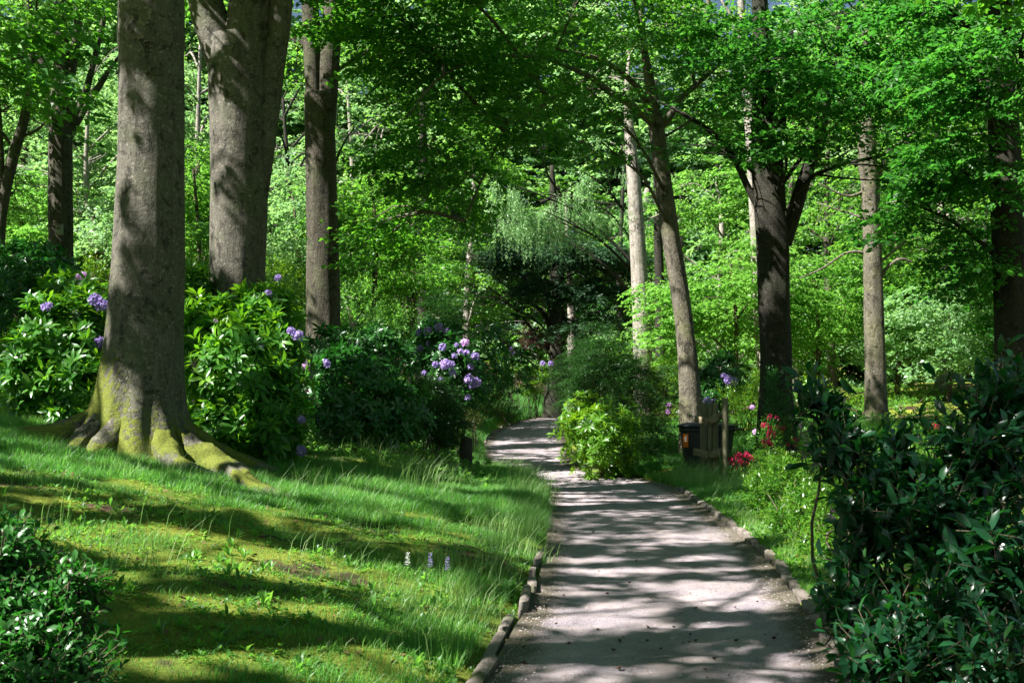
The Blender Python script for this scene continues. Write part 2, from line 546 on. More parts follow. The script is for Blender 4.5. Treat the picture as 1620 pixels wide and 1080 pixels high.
def soil_attr(v):
    p = v[:, :2]
    px, py = px_of(v[:, 0], np.maximum(v[:, 1], 1), v[:, 2])
    s = .55 * sstep(.35, .9, snoise(p * [.55, 1.5], 1.1, 6))
    s = np.maximum(s, .9 * (v[:, 0] > XR(v[:, 1]) + .9) * sstep(.1, -.5, snoise(p, 1.4, 7)))
    s = np.maximum(s, .8 * sstep(17, 22, v[:, 1]) * (v[:, 0] < XL(v[:, 1]) - 1.5))
    s = np.maximum(s, .75 * np.exp(-((px - 60) / 110) ** 2 - ((py - 762) / 13) ** 2))
    s = np.maximum(s, .75 * np.exp(-((px - 590) / 60) ** 2 - ((py - 712) / 10) ** 2))
    return s

m, t, N, Lk = newmat('ground')
P_ = coords(t)
n1 = noise(t, 5, 6, .65, P_); n2 = noise(t, 38, 5, .7, P_); n3 = noise(t, 1.3, 3, .5, P_); n4 = noise(t, 160, 3, .7, P_)
moss = ramp(t, n2, [(.3, (.09, .13, .016)), (.55, (.25, .27, .035)), (.8, (.42, .37, .11))])
moss = mixc(t, ramp(t, n3, [(.4, 0.), (.65, .75)]), moss, (.055, .13, .018))
soil = ramp(t, n2, [(.25, (.035, .022, .015)), (.6, (.10, .062, .042)), (.85, (.20, .135, .10))])
sf = mathn(t, 'ADD', attr(t, 'soil'), mathn(t, 'MULTIPLY', mathn(t, 'SUBTRACT', n1, .5), 1.1))
sf = ramp(t, sf, [(.40, 0.), (.58, 1.)])
col = mixc(t, sf, moss, soil)
col = mixc(t, ramp(t, n4, [(.62, 0.), (.75, .35)]), col, (.22, .16, .11))
col = mixc(t, mathn(t, 'MULTIPLY', attr(t, 'lush'), .8), col, (.03, .085, .012))
hh = mathn(t, 'ADD', n2, mathn(t, 'MULTIPLY', n4, .4))
finish(t, col, .95, hh, .8, .03, spec=.15)
M_GROUND = m

xs = np.concatenate([np.linspace(-180, -22, 24, endpoint=False), np.linspace(-22, -9, 60, endpoint=False), np.linspace(-9, 6, 300, endpoint=False), np.linspace(6, 24, 70, endpoint=False), np.linspace(24, 180, 24)])
ys = np.concatenate([np.linspace(-60, 2, 20, endpoint=False), np.linspace(2, 28, 480, endpoint=False), np.linspace(28, 60, 170, endpoint=False), np.linspace(60, 400, 40)])
gm = MB()
grid(xs, ys, H, gm, soil=soil_attr, lush=lambda v: LUSH(v[:, 0], v[:, 1], v[:, 2]) * (v[:, 1] < 30))
tag(gm.build('ground', M_GROUND, smooth=True), kind='structure')

# the gravel path: one sheet that follows both edges, slightly dished
m, t, N, Lk = newmat('gravel_path')
P_ = coords(t)
n1 = noise(t, 3.0, 6, .6, P_); n2 = noise(t, 90, 4, .75, P_); n3 = noise(t, 320, 2, .6, P_); n0 = noise(t, .9, 4, .6, coords(t, (1.6, .5, 1)))
col = ramp(t, n2, [(.28, (.13, .110, .126)), (.5, (.28, .238, .262)), (.75, (.58, .52, .54))])
col = mixc(t, ramp(t, n1, [(.42, 0.), (.62, .65)]), col, (.42, .35, .335))
col = mixc(t, ramp(t, n0, [(.45, 0.), (.66, .65)]), col, (.19, .16, .15))
col = mixc(t, ramp(t, n3, [(.63, 0.), (.72, .8)]), col, (.09, .07, .062))
edge = attr(t, 'edge')
ef = ramp(t, mathn(t, 'ADD', edge, mathn(t, 'MULTIPLY', mathn(t, 'SUBTRACT', n1, .5), .9)), [(.38, 0.), (.70, .92)])
col = mixc(t, ef, col, (.10, .088, .058))
hh = mathn(t, 'ADD', mathn(t, 'MULTIPLY', n2, .7), mathn(t, 'ADD', mathn(t, 'MULTIPLY', n3, .4), mathn(t, 'MULTIPLY', n1, 1.4)))
finish(t, col, .95, hh, .75, .018, spec=.2)
M_PATH = m
ps = np.concatenate([np.linspace(-5, 26, 900), np.linspace(26.1, 78, 300)])
us = np.linspace(0, 1, 70)
Yg, Ug = np.meshgrid(ps, us, indexing='ij')
wob = .05 * snoise(np.stack([Yg.ravel(), Yg.ravel() * 0 + 3], -1), .7, 8).reshape(Yg.shape)
a_, b_ = XL(Yg) + .0 * wob, XR(Yg)
Xg = a_ + (b_ - a_) * Ug
Zg = ZP(Yg) - .004 + .028 * (np.abs(Ug - .5) * 2) ** 6 + .006 * snoise(np.stack([Xg.ravel(), Yg.ravel()], -1), .5, 9).reshape(Yg.shape) + .005 * snoise(np.stack([Xg.ravel(), Yg.ravel()], -1), .14, 2).reshape(Yg.shape)
i = np.arange(len(ps) - 1)[:, None] * len(us) + np.arange(len(us) - 1)[None]
pm = MB()
pm.add(np.stack([Xg, Yg, Zg], -1).reshape(-1, 3), np.stack([i, i + 1, i + len(us) + 1, i + len(us)], -1).reshape(-1, 4), edge=(np.abs(Ug - .5) * 2).ravel() ** 3)
tag(pm.build('path', M_PATH, smooth=True), kind='structure')

# loose stones on the path: nobody could count them
rs = np.random.RandomState(11)
n = 16000
Yq = 5.5 + 17 * rs.rand(n) ** 1.5
u = rs.rand(n)
u = np.where(rs.rand(n) < .4, np.where(rs.rand(n) < .5, u * .12, 1 - u * .12), u)
Xq = XL(Yq) + (XR(Yq) - XL(Yq)) * (.02 + .96 * u)
r = rs.uniform(.002, .0065, n) * (1 + (rs.rand(n) < .04) * 1.0)
octa = np.array([(1, 0, 0), (0, 1, 0), (-1, 0, 0), (0, -1, 0), (0, 0, .7), (0, 0, -.7)])
V = octa[None] * r[:, None, None] * rs.uniform(.6, 1.3, (n, 6, 1))
c = np.stack([Xq, Yq, ZP(Yq) + .002 + .028 * (np.abs(u - .5) * 2) ** 6], -1)
V = V + c[:, None]
fq = np.array([(0, 1, 4, 4), (1, 2, 4, 4), (2, 3, 4, 4), (3, 0, 4, 4)])
sm = MB(); sm.add(V.reshape(-1, 3), (np.arange(n)[:, None, None] * 6 + fq[None]).reshape(-1, 4), rnd=np.repeat(rs.rand(n), 6))
m, t, N, Lk = newmat('pebble')
finish(t, ramp(t, attr(t, 'rnd'), [(0, (.10, .075, .065)), (.6, (.32, .27, .25)), (1, (.5, .44, .42))]), .9)
tag(sm.build('gravel', m), 'loose pinkish gravel and grit scattered over the path', 'gravel', kind='stuff')

# ------------------------------------------------------------------ trees
def trunk_mesh(mb, pts, rad, seg=20, flare=0, roots=(), seed=0, rough=.03, n=None, mossf=None, cap=True):
    """pts: list of world points, first at the ground; rad: radii. roots: (angle, strength, width)."""
    pts = np.asarray(pts, float)
    n = n or max(10, int(len(pts) * 10))
    PR = spline(np.concatenate([pts, np.asarray(rad, float)[:, None]], 1), n)
    z0 = pts[0][2]
    def prof(th, z, k):
        zz = np.maximum(0, z - z0)
        k = k * (1 + flare * np.exp(-zz / .35) * .45)
        for a, s_, w_ in roots:
            d = np.angle(np.exp(1j * (th - a)))
            k = k * (1 + s_ * np.exp(-(d / w_) ** 2) * np.exp(-(zz / .55) ** 1.3))
        q = np.stack([np.cos(th) * .9 + 0 * z, np.sin(th) * .9 + 0 * z, z * .35 + seed + 0 * th], -1)
        k = k * (1 + rough * snoise(q.reshape(-1, 3), .9, seed % 7).reshape(k.shape) + rough * .5 * snoise(q.reshape(-1, 3), .35, (seed + 2) % 7).reshape(k.shape))
        return k
    return tube(mb, PR[:, :3], PR[:, 3], seg, prof, cap, moss=mossf or 0.0)

def limb(mb, a, b, r0, r1, rs, bend=.12, seg=6, n=8, sag=.1, moss=0.0):
    a = np.asarray(a, float); b = np.asarray(b, float)
    d = b - a; L = np.linalg.norm(d)
    m1 = a + d * .33 + rs.normal(0, bend * L * .35, 3) + [0, 0, sag * L]
    m2 = a + d * .67 + rs.normal(0, bend * L * .35, 3) + [0, 0, sag * L * .8]
    P = spline([a, m1, m2, b], n)
    tube(mb, P, np.linspace(r0, r1, n), seg, moss=moss)
    return P

def crown_on(trk, mb, blobs, spine, leaf, rs, kind='leaf', per=110, spl=1.2, limbs=True, r_limb=.06, sub=3, up=0.0, axis=None):
    """blobs: (x,y,z, rx,ry,rz, nspray). Limbs leave the spine (trunk points) and fork towards sprays."""
    spine = np.asarray(spine, float)
    for bx in blobs:
        c = np.array(bx[:3]); R = np.array(bx[3:6]); ns = int(bx[6])
        hd = np.linalg.norm(spine[:, :2] - c[None, :2], axis=1)
        want = c[2] - .55 * hd
        k = np.argmin(np.abs(spine[:, 2] - want) + .15 * hd)
        q = rs.normal(0, 1, (ns, 3)); q = nrm(q) * (rs.rand(ns, 1) ** .38)
        C = c + q * R
        away = C - spine[k]; away[:, 2] = 0
        D = nrm(nrm(away) + rs.normal(0, .45, (ns, 3)) * [1, 1, .25] + [0, 0, up])
        sprays(mb, C, D, spl, per, leaf, rs, kind)
        if limbs:
            d0 = np.linalg.norm(c - spine[k])
            rl = min(r_limb * (.5 + d0 * .12), r_limb * 1.6)
            P = limb(trk, spine[k], c + R * nrm(c - spine[k]) * .4, rl, rl * .35, rs, n=9)
            for j in range(min(sub * 2, ns)):
                e = C[j]
                s = P[rs.randint(3, 8)]
                limb(trk, s, e, rl * .38, .008, rs, seg=4, n=6, sag=.05)

def auto_blobs(x, y, z0, z1, R, n, ns, rs, br=(1.6, 1.1)):
    out = []
    for i in range(n):
        f = (i + .5) / n
        z = z0 + (z1 - z0) * f
        rr = R * (math.sin(math.pi * min(1, .25 + f * .72)) ** .6) * rs.uniform(.45, .95)
        a = i * 2.4 + rs.rand() * .8
        s = rs.uniform(.8, 1.25)
        out.append((x + rr * math.cos(a), y + rr * math.sin(a), z, br[0] * s, br[0] * s, br[1] * s, ns))
    return out

ntree = [0]
def tree(name, label, Y, line, widths, bark, leaf, blobs, cat='tree', leaflen=.11, kind='leaf', per=110, spl=1.25, group=None,
         limbs_px=(), flare=.5, roots=(), seg=16, mossf=None, rough=.03, r_limb=.06, sub=3, up=0.0, top=None, low_=False):
    """line: trunk centre pixels from the ground up; widths in pixels; limbs_px: [(pixels, widths)]."""
    ntree[0] += 1
    rs = np.random.RandomState(100 + ntree[0])
    L = list(line); Wp = list(widths)
    pts = [at(a, b, Y) for a, b in L]
    gz = Hs(pts[0][0], Y)
    if pts[0][2] > gz:      # carry the trunk down to the ground
        p = pts[0].copy(); p[2] = gz - .05; pts.insert(0, p); Wp.insert(0, Wp[0] * 1.05)
    else:
        pts[0][2] = gz - .05
    rad = [w / 2 / F * Y for w in Wp]
    if top:                 # height to which the trunk goes on above the last pixel
        p = pts[-1] + [0, 0, 0]; q = p.copy(); q[2] = top
        q[0] += rs.uniform(-.3, .3); pts.append(q); rad.append(max(.05, rad[-1] * .35))
    base = pts[0].copy()
    root = empty(name, base, label, cat, group)
    tm = MB()
    trunk_mesh(tm, pts, rad, seg, flare, roots, ntree[0], rough, mossf=mossf)
    for lp, lw in limbs_px:
        lpts = [at(a, b, Y + (c[0] if c else 0)) for a, b, *c in lp]
        PR = spline(np.concatenate([np.array(lpts), np.array([w / 2 / F * Y for w in lw])[:, None]], 1), 6 * len(lp))
        tube(tm, PR[:, :3], PR[:, 3], max(6, seg // 2), None, moss=0.05)
    cm = MB()
    CARVE[0] = None if cat == 'understory' else ('fine' if Y < 31 else 'coarse')
    sp = spline(np.array(pts), 60)
    extra = [np.array(at(a, b, Y + (c[0] if c else 0))) for lp, lw in limbs_px for a, b, *c in lp[1:]]
    if extra: sp = np.concatenate([sp, extra])
    if low_: CARVE[0] = None
    crown_on(tm, cm, blobs, sp, leaflen, rs, kind, per, spl, r_limb=r_limb, sub=sub, up=up)
    CARVE[0] = None
    o = tm.build('trunk', BK[bark], root, True, base); o.location = (0, 0, 0)
    if cm.n:
        o = cm.build('crown', LM[leaf], root, False, base); o.location = (0, 0, 0)
    return root

def pb(px, py, Y, rx, ry, ns, ryd=None):
    """Crown blob from pixel centre and pixel radii at depth Y."""
    c = at(px, py, Y)
    r1, r2 = rx / F * Y, ry / F * Y
    return (c[0], c[1], c[2], r1, ryd if ryd else max(1.0, r1 * .8), r2, ns)
#PART3
# ------------------------------------------------------------------ the standing trees
for _p, _r in (((208, 50, 14), .20), ((216, 95, 14), .20), ((225, 215, 14), .25), ((238, 300, 14), .26), ((215, 440, 14), .30), ((200, 560, 14), .28), ((180, 640, 13.6), .34), ((215, 700, 13.2), .35), ((330, 740, 13.2), .3),
               ((340, 60, 17.2), .25), ((350, 190, 17.2), .24), ((380, 250, 17.2), .22), ((358, 370, 17.2), .32), ((392, 420, 17.2), .2), ((505, 300, 22.7), .2), ((518, 480, 22.7), .25),
               ((90, 500, 16), .55), ((40, 560, 15.5), .5), ((140, 470, 16.5), .45), ((440, 480, 15.5), .5), ((310, 580, 15), .3), ((400, 620, 14.8), .35), ((490, 590, 15), .3), ((450, 690, 14.8), .25), ((330, 560, 15.2), .3),
               ((700, 560, 23.5), .6), ((745, 600, 23.5), .3), ((540, 570, 18.5), .35), ((620, 600, 19), .3),
               ((945, 690, 22.5), .35), ((930, 650, 23), .2), ((1165, 640, 27), .9), ((1060, 620, 30), .8), ((1015, 480, 38), 1.4), ((1012, 560, 38), 1.0), ((1015, 380, 38), .8), ((1060, 400, 25.3), .3), ((1080, 560, 25.3), .35), ((1095, 640, 25.3), .3),
               ((840, 640, 40), 1.6), ((870, 625, 46), 1.4), ((850, 648, 47), 1.7), ((820, 650, 44), 1.0), ((1030, 700, 27), .9), ((1150, 690, 28), 1.0),
               ((500, 350, 34), 2.0), ((600, 260, 33), 1.3), ((640, 430, 37), .9), ((150, 400, 34), 1.6), ((1150, 420, 34), 1.6), ((1130, 520, 34), 1.4), ((1290, 500, 36), 1.4), ((1450, 600, 35), 1.8), ((30, 330, 36), 1.6), ((310, 350, 33), 1.2), ((900, 340, 40), 1.8), ((850, 250, 40), 1.2), ((1380, 300, 30), .4), ((1384, 500, 30), .5), ((1240, 750, 14.5), .5), ((1300, 800, 13), .35), ((1315, 850, 10.5), .3), ((1270, 860, 11.2), .25), ((1220, 800, 13.5), .3),
               ((40, 900, 4.6), .3), ((110, 960, 4.4), .15), ((180, 850, 0), .35), ((330, 875, 0), .45), ((480, 900, 0), .5), ((620, 925, 0), .4), ((250, 860, 0), .35), ((400, 885, 0), .4), ((560, 790, 0), .5), ((700, 790, 0), .5), ((760, 845, 0), .3), ((520, 710, 0), .5), ((60, 715, 0), .5), ((740, 980, 0), .35), ((640, 985, 0), .3), ((840, 990, 0), .3), ((1180, 950, 0), .3), ((950, 985, 0), .3), ((560, 1050, 0), .25), ((330, 1015, 0), .2), ((450, 1045, 0), .2), ((240, 1040, 0), .22), ((640, 1040, 0), .2), ((380, 960, 0), .12)):
    if _p[2] in (14, 17.2, 22.7, 13.6): _r *= .35
    GAPS.append((at(*_p) if _p[2] else ground_at(_p[0], _p[1]), _r))
RSG = np.random.RandomState(77)
def moss_A(v):
    z = v[:, 2] - .8
    west = (-(v[:, 0] + 4.45)) / .6
    return np.clip(.95 * np.exp(-z / .75) + .62 * np.exp(-np.maximum(0, z) / 1.9) * sstep(-.1, .8, west) + .12 * sstep(.5, 1, west), 0, 1) * (1 - .55 * sstep(.14, .0, z - .02) * sstep(-.3, .3, snoise(v, .5, 4)))

# big mossy beech in front
YA = 14.0
ra = tree('beech_tree', 'massive grey beech with mossy flared roots, the nearest and thickest trunk, on the lawn', YA,
     [(222, 728), (222, 670), (224, 610), (230, 500), (238, 300), (240, 100), (240, -60)], [150, 138, 128, 116, 105, 101, 99], 'beech', 'beech',
     auto_blobs(-4.3, 14, 8.6, 15, 4.6, 16, 16, RSG, (2.0, 1.0)), cat='beech tree', seg=128, flare=.75, top=15, mossf=moss_A, rough=.03,
     roots=((0.15, .12, .35), (-.8, .30, .22), (-1.35, .38, .2), (-1.9, .25, .22), (-2.5, .34, .2), (-3.0, .42, .22), (1.8, .4, .5)), per=120, leaflen=.15, spl=1.6)
tr_ = [c for c in ra.children if c.name.startswith('trunk')][0]
rm = MB()
_c = at(222, 728, YA)
for li, (ang, ln, w, curve) in enumerate(((-24, 2.5, .19, -9), (-56, 1.3, .15, 12), (-95, .9, .13, -8), (-128, 1.0, .13, 10), (-158, 1.2, .16, -10), (178, 1.5, .16, 6), (14, 1.6, .17, 8), (-40, .9, .09, 20))):
    k = np.linspace(0, 1, 8)
    rr = .34 + (ln + .50 - .34) * k
    aa = np.radians(ang + curve * k * 1.6 + 5 * np.sin(k * 7 + li))
    X_, Y_ = _c[0] + rr * np.cos(aa), _c[1] + rr * np.sin(aa)
    hz = .50 * np.exp(-(np.maximum(rr - .42, 0) / .30) ** 1.1) + .05 * (1 - k) - .05 * k
    P = np.stack([X_, Y_, H(X_, Y_, False) + hz * (.7 + .3 * (w / .2))], -1)
    wd = w * np.array([.35, .85, 1.05, 1.0, .82, .62, .42, .18])
    PR = spline(np.concatenate([P, wd[:, None]], 1), 44)
    tube(rm, PR[:, :3], PR[:, 3], 26, lambda th, z, k: k * (1 + .15 * snoise(np.stack([np.cos(th) + 0 * z, z * 3 + 0 * th, np.sin(th) + li + 0 * z], -1).reshape(-1, 3), .6, li).reshape(k.shape) + .05 * snoise(np.stack([np.cos(th) + 0 * z, z * 9 + 0 * th, np.sin(th) + li + 0 * z], -1).reshape(-1, 3), .3, li).reshape(k.shape)), moss=lambda v: np.clip(.58 + .40 * snoise(v, .45, 3) - .35 * sstep(.14, .0, v[:, 2] - H(v[:, 0], v[:, 1], False)), 0, 1))
# old branch scars standing on the bark
for kx, ky, kr in ((252, 85, .06), (262, 125, .075), (246, 405, .05), (250, 562, .05)):
    sm_ = MB()
    q = at(kx, ky, YA)
    off = (kx - 240) / 52.
    dy = -.40 * math.sqrt(max(0, 1 - off * off)) - (.05 if ky > 480 else .0)
    an = np.linspace(0, 2 * math.pi, 17)
    C_ = np.stack([q[0] + kr * np.cos(an), q[1] + dy + kr * np.cos(an) * off * .9, q[2] + kr * .6 * np.sin(an)], -1)
    tube(sm_, C_, kr * .22, 7, cap=False, moss=.1)
    sm_.build('branch_scar', BK['beech'], ra, True, ra.location).location = (0, 0, 0)
rm.build('root', BK['beech'], ra, True, ra.location).location = (0, 0, 0)

tree('beech_tree', 'grey beech forking high up, rising behind the pink-flowered rhododendron', 17.5,
     [(372, 640), (373, 500), (378, 300), (378, 150), (372, 60)], [110, 92, 90, 94, 84], 'beech', 'beech',
     auto_blobs(-3.6, 18, 9, 15.5, 4.6, 12, 14, RSG, (2.0, 1.0)), cat='beech tree', seg=48, flare=.35, rough=.03, per=120, leaflen=.15, spl=1.6,
     limbs_px=(([(368, 120), (345, 60), (325, 0), (300, -160), (270, -420)], [70, 62, 54, 44, 24]),
               ([(378, 130), (392, 50), (398, -20), (405, -200), (400, -420)], [88, 74, 66, 54, 28]),
               ([(402, 330), (412, 230), (430, 110), (445, 0), (452, -160), (470, -420)], [38, 46, 40, 36, 30, 18])))

tree('beech_tree', 'slimmer brown trunk of two fused stems, between the forked beech and the path', 23,
     [(514, 600), (512, 530), (511, 400), (507, 250), (505, 150)], [60, 53, 50, 48, 48], 'rough', 'mid',
     auto_blobs(-3.6, 23, 8.6, 16, 4.0, 12, 14, RSG, (1.9, 1.0)), cat='beech tree', seg=40, flare=.3, rough=.05, per=120, leaflen=.15, spl=1.5,
     limbs_px=(([(500, 260), (496, 120), (490, 0), (478, -220)], [22, 28, 27, 16]),
               ([(516, 240), (520, 120), (526, 0), (530, -260)], [24, 32, 30, 18]),
               ([(520, 110), (545, 10), (560, -80)], [12, 10, 5]),
               ([(528, 262), (545, 225, .3), (562, 200, .6)], [5, 3, 2])))

tree('maple_tree', 'grey trunk with many upswept limbs and a small nest box, far left', 30,
     [(97, 480), (97, 400), (96, 260), (96, 170), (97, 80), (92, -40)], [40, 37, 36, 34, 22, 17], 'rough', 'mid',
     [pb(60, 30, 31.5, 110, 40, 16), pb(150, 20, 32, 90, 40, 14), pb(0, 130, 30, 50, 30, 8), pb(100, -80, 30, 150, 70, 30), pb(60, -220, 30, 150, 80, 26), pb(180, -260, 31, 130, 80, 22)],
     seg=28, flare=.3, rough=.05, top=14,
     limbs_px=(([(90, 190), (74, 120), (54, 70), (44, 0), (38, -80)], [18, 14, 12, 10, 6]),
               ([(104, 200), (112, 120), (122, 50), (130, -60)], [16, 15, 13, 8]),
               ([(104, 215), (118, 190), (140, 130), (165, 30), (185, -30)], [16, 13, 10, 8, 4]),
               ([(108, 220), (130, 180), (160, 130), (195, 80)], [12, 10, 8, 4]),
               ([(88, 140), (50, 92, -.5), (0, 88, -1)], [6, 4, 3]),
               ([(112, 170), (150, 150), (180, 100)], [8, 6, 3])))
tree('maple_tree', 'slender leaning trunk at the left edge, branching towards the nest box tree', 28,
     [(-2, 430), (2, 340), (20, 250), (40, 180), (48, 110), (58, 20)], [18, 17, 17, 14, 11, 6], 'rough', 'bright',
     [pb(30, 120, 28, 60, 50, 14), pb(-40, 200, 28, 70, 50, 16), pb(20, 300, 29, 40, 30, 6), pb(60, 0, 28, 90, 50, 18)],
     limbs_px=(([(38, 215), (60, 205), (75, 190)], [5, 4, 2]), ([(5, 330), (0, 200), (-8, 80)], [10, 8, 5])))

# leaning maple with the long boughs over the path
tree('maple_tree', 'leaning mottled maple rising behind the wheeled bin, boughs spread over the path', 25.5,
     [(1096, 722), (1092, 620), (1081, 500), (1062, 380), (1046, 260), (1037, 190), (1026, 120), (1016, 40)], [42, 35, 29, 27, 26, 24, 16, 9], 'mottled', 'beech',
     [pb(940, 150, 23, 110, 60, 36), pb(820, 110, 21, 120, 70, 44), pb(700, 90, 19.5, 120, 80, 52), pb(600, 30, 19, 90, 70, 34), pb(800, 200, 20, 80, 40, 22),
      pb(690, 240, 18.5, 90, 70, 34), pb(700, 340, 20.5, 60, 50, 16), pb(610, 350, 20, 60, 50, 14), pb(900, 20, 22, 140, 60, 44), pb(1060, 40, 25, 110, 60, 34), pb(1150, 80, 25, 90, 60, 26), pb(1130, 180, 26, 60, 40, 12),
      pb(720, -60, 19, 200, 80, 50), pb(960, -90, 23, 200, 80, 50), pb(960, 235, 23.5, 50, 30, 8)],
     seg=32, flare=.35, rough=.05, top=14.5, per=120, leaflen=.105, spl=1.25, sub=4, r_limb=.05, mossf=.26,
     limbs_px=(([(1042, 205), (1062, 180), (1072, 160), (1095, 140), (1135, 105)], [14, 12, 10, 9, 6]),
               ([(1034, 195), (1000, 168, -1), (970, 150, -2), (930, 120, -3), (860, 90, -4.5)], [16, 11, 10, 8, 4]),
               ([(1036, 180), (1000, 130, -1), (950, 95, -2), (880, 78, -3)], [12, 9, 7, 4]),
               ([(930, 125, -3), (870, 160, -4), (800, 210, -5), (760, 290, -6), (735, 350, -6.5)], [6, 5, 4, 3, 2]),
               ([(860, 92, -4.5), (780, 90, -5.5), (700, 120, -6.5), (640, 190, -7)], [5, 4, 3, 2]),
               ([(1110, 120), (1118, 60), (1122, -40)], [9, 8, 6]), ([(1100, 135), (1085, 70), (1100, 10)], [6, 5, 3])))

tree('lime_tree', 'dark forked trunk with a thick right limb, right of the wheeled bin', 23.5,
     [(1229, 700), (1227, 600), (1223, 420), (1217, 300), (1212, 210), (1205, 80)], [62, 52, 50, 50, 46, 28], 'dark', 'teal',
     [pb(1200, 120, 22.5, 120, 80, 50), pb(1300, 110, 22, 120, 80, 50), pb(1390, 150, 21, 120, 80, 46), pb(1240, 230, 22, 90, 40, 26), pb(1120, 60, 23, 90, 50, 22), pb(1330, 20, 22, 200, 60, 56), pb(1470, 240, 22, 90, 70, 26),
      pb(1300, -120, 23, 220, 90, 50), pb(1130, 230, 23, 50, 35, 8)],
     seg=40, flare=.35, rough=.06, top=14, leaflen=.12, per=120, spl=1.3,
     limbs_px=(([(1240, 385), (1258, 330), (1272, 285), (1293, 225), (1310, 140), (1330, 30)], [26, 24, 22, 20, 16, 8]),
               ([(1212, 350), (1185, 300), (1158, 245), (1120, 205), (1080, 180), (1040, 160)], [14, 11, 10, 7, 5, 3]),
               ([(1208, 260), (1180, 240), (1140, 222)], [8, 6, 4]), ([(1225, 260), (1240, 180), (1250, 60)], [14, 11, 7])))
tree('beech_tree', 'pale grey trunk half hidden behind the dark forked trunk', 34,
     [(1210, 600), (1203, 480), (1196, 330), (1188, 200), (1176, 60)], [24, 24, 22, 20, 14], 'pale', 'mid',
     [pb(1140, 120, 34, 90, 50, 22), pb(1240, 60, 34, 90, 50, 22), pb(1180, -60, 34, 120, 60, 26), pb(1100, 20, 34, 80, 50, 16)], cat='beech tree', top=15,
     limbs_px=(([(1178, 90), (1165, 40), (1140, 0)], [8, 6, 4]),))
tree('maple_tree', 'mottled trunk with ivy and thin side branches, behind the laurel on the right', 30,
     [(1386, 660), (1384, 560), (1380, 400), (1376, 290), (1372, 215)], [36, 32, 29, 29, 27], 'mottled', 'mid',
     [pb(1380, 180, 30, 90, 40, 24), pb(1450, 250, 30, 80, 50, 20), pb(1310, 330, 31, 60, 60, 16), pb(1440, 380, 30.5, 70, 60, 18), pb(1370, 60, 30, 130, 60, 34), pb(1500, 120, 30, 90, 60, 22), pb(1400, -80, 30, 160, 70, 34)],
     seg=28, top=14, rough=.06, mossf=.3,
     limbs_px=(([(1386, 300), (1400, 250), (1425, 225), (1460, 200)], [9, 7, 5, 3]),
               ([(1388, 450), (1402, 425), (1424, 410), (1445, 415)], [8, 6, 5, 3]),
               ([(1376, 400), (1340, 400), (1300, 425), (1265, 440)], [6, 4, 3, 2]),
               ([(1374, 300), (1340, 310), (1295, 290)], [6, 4, 2]), ([(1370, 230), (1350, 190), (1345, 130)], [8, 6, 4])))
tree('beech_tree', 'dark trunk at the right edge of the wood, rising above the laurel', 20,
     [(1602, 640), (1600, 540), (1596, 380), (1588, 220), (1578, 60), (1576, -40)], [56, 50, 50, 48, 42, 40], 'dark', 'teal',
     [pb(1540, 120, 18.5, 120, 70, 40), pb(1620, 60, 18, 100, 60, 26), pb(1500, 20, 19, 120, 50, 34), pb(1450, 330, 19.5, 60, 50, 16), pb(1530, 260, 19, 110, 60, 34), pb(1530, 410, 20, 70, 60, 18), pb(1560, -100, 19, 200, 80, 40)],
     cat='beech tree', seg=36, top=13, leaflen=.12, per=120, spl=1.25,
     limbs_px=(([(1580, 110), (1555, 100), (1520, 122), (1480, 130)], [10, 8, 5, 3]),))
tree('birch_tree', 'pale sunlit straight trunk beyond the dark yew mound, left of the leaning maple', 38,
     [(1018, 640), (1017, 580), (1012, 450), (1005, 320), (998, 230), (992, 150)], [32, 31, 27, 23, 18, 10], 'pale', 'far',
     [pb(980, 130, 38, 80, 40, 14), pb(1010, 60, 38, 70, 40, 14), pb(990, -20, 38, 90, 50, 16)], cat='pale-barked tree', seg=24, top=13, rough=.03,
     limbs_px=(([(1006, 350), (1030, 345), (1060, 330)], [4, 3, 2]), ([(1000, 260), (985, 235), (965, 225)], [4, 3, 2])))
tree('pine_tree', 'straight dark trunk between the pale trunk and the leaning maple', 44,
     [(1046, 630), (1045, 560), (1043, 440), (1040, 340)], [17, 17, 15, 13], 'dark', 'conifer',
     [pb(1040, 330, 44, 40, 30, 12), pb(1050, 240, 44, 50, 40, 14)], kind='needle', leaflen=.16, top=14, seg=14)
tree('pine_tree', 'thin dark trunk left of the pale sunlit trunk', 50, [(984, 620), (983, 540), (980, 440)], [12, 12, 10], 'dark', 'conifer',
     [pb(975, 400, 50, 35, 30, 10)], kind='needle', leaflen=.18, top=12, seg=12)
tree('beech_tree', 'short sunlit pale trunk beside the dark cedar where the path bends', 49, [(905, 650), (905, 590), (905, 520), (903, 470)], [17, 15, 14, 12], 'pale', 'far',
     [pb(900, 430, 50, 40, 30, 8)], cat='beech tree', top=10, seg=14)
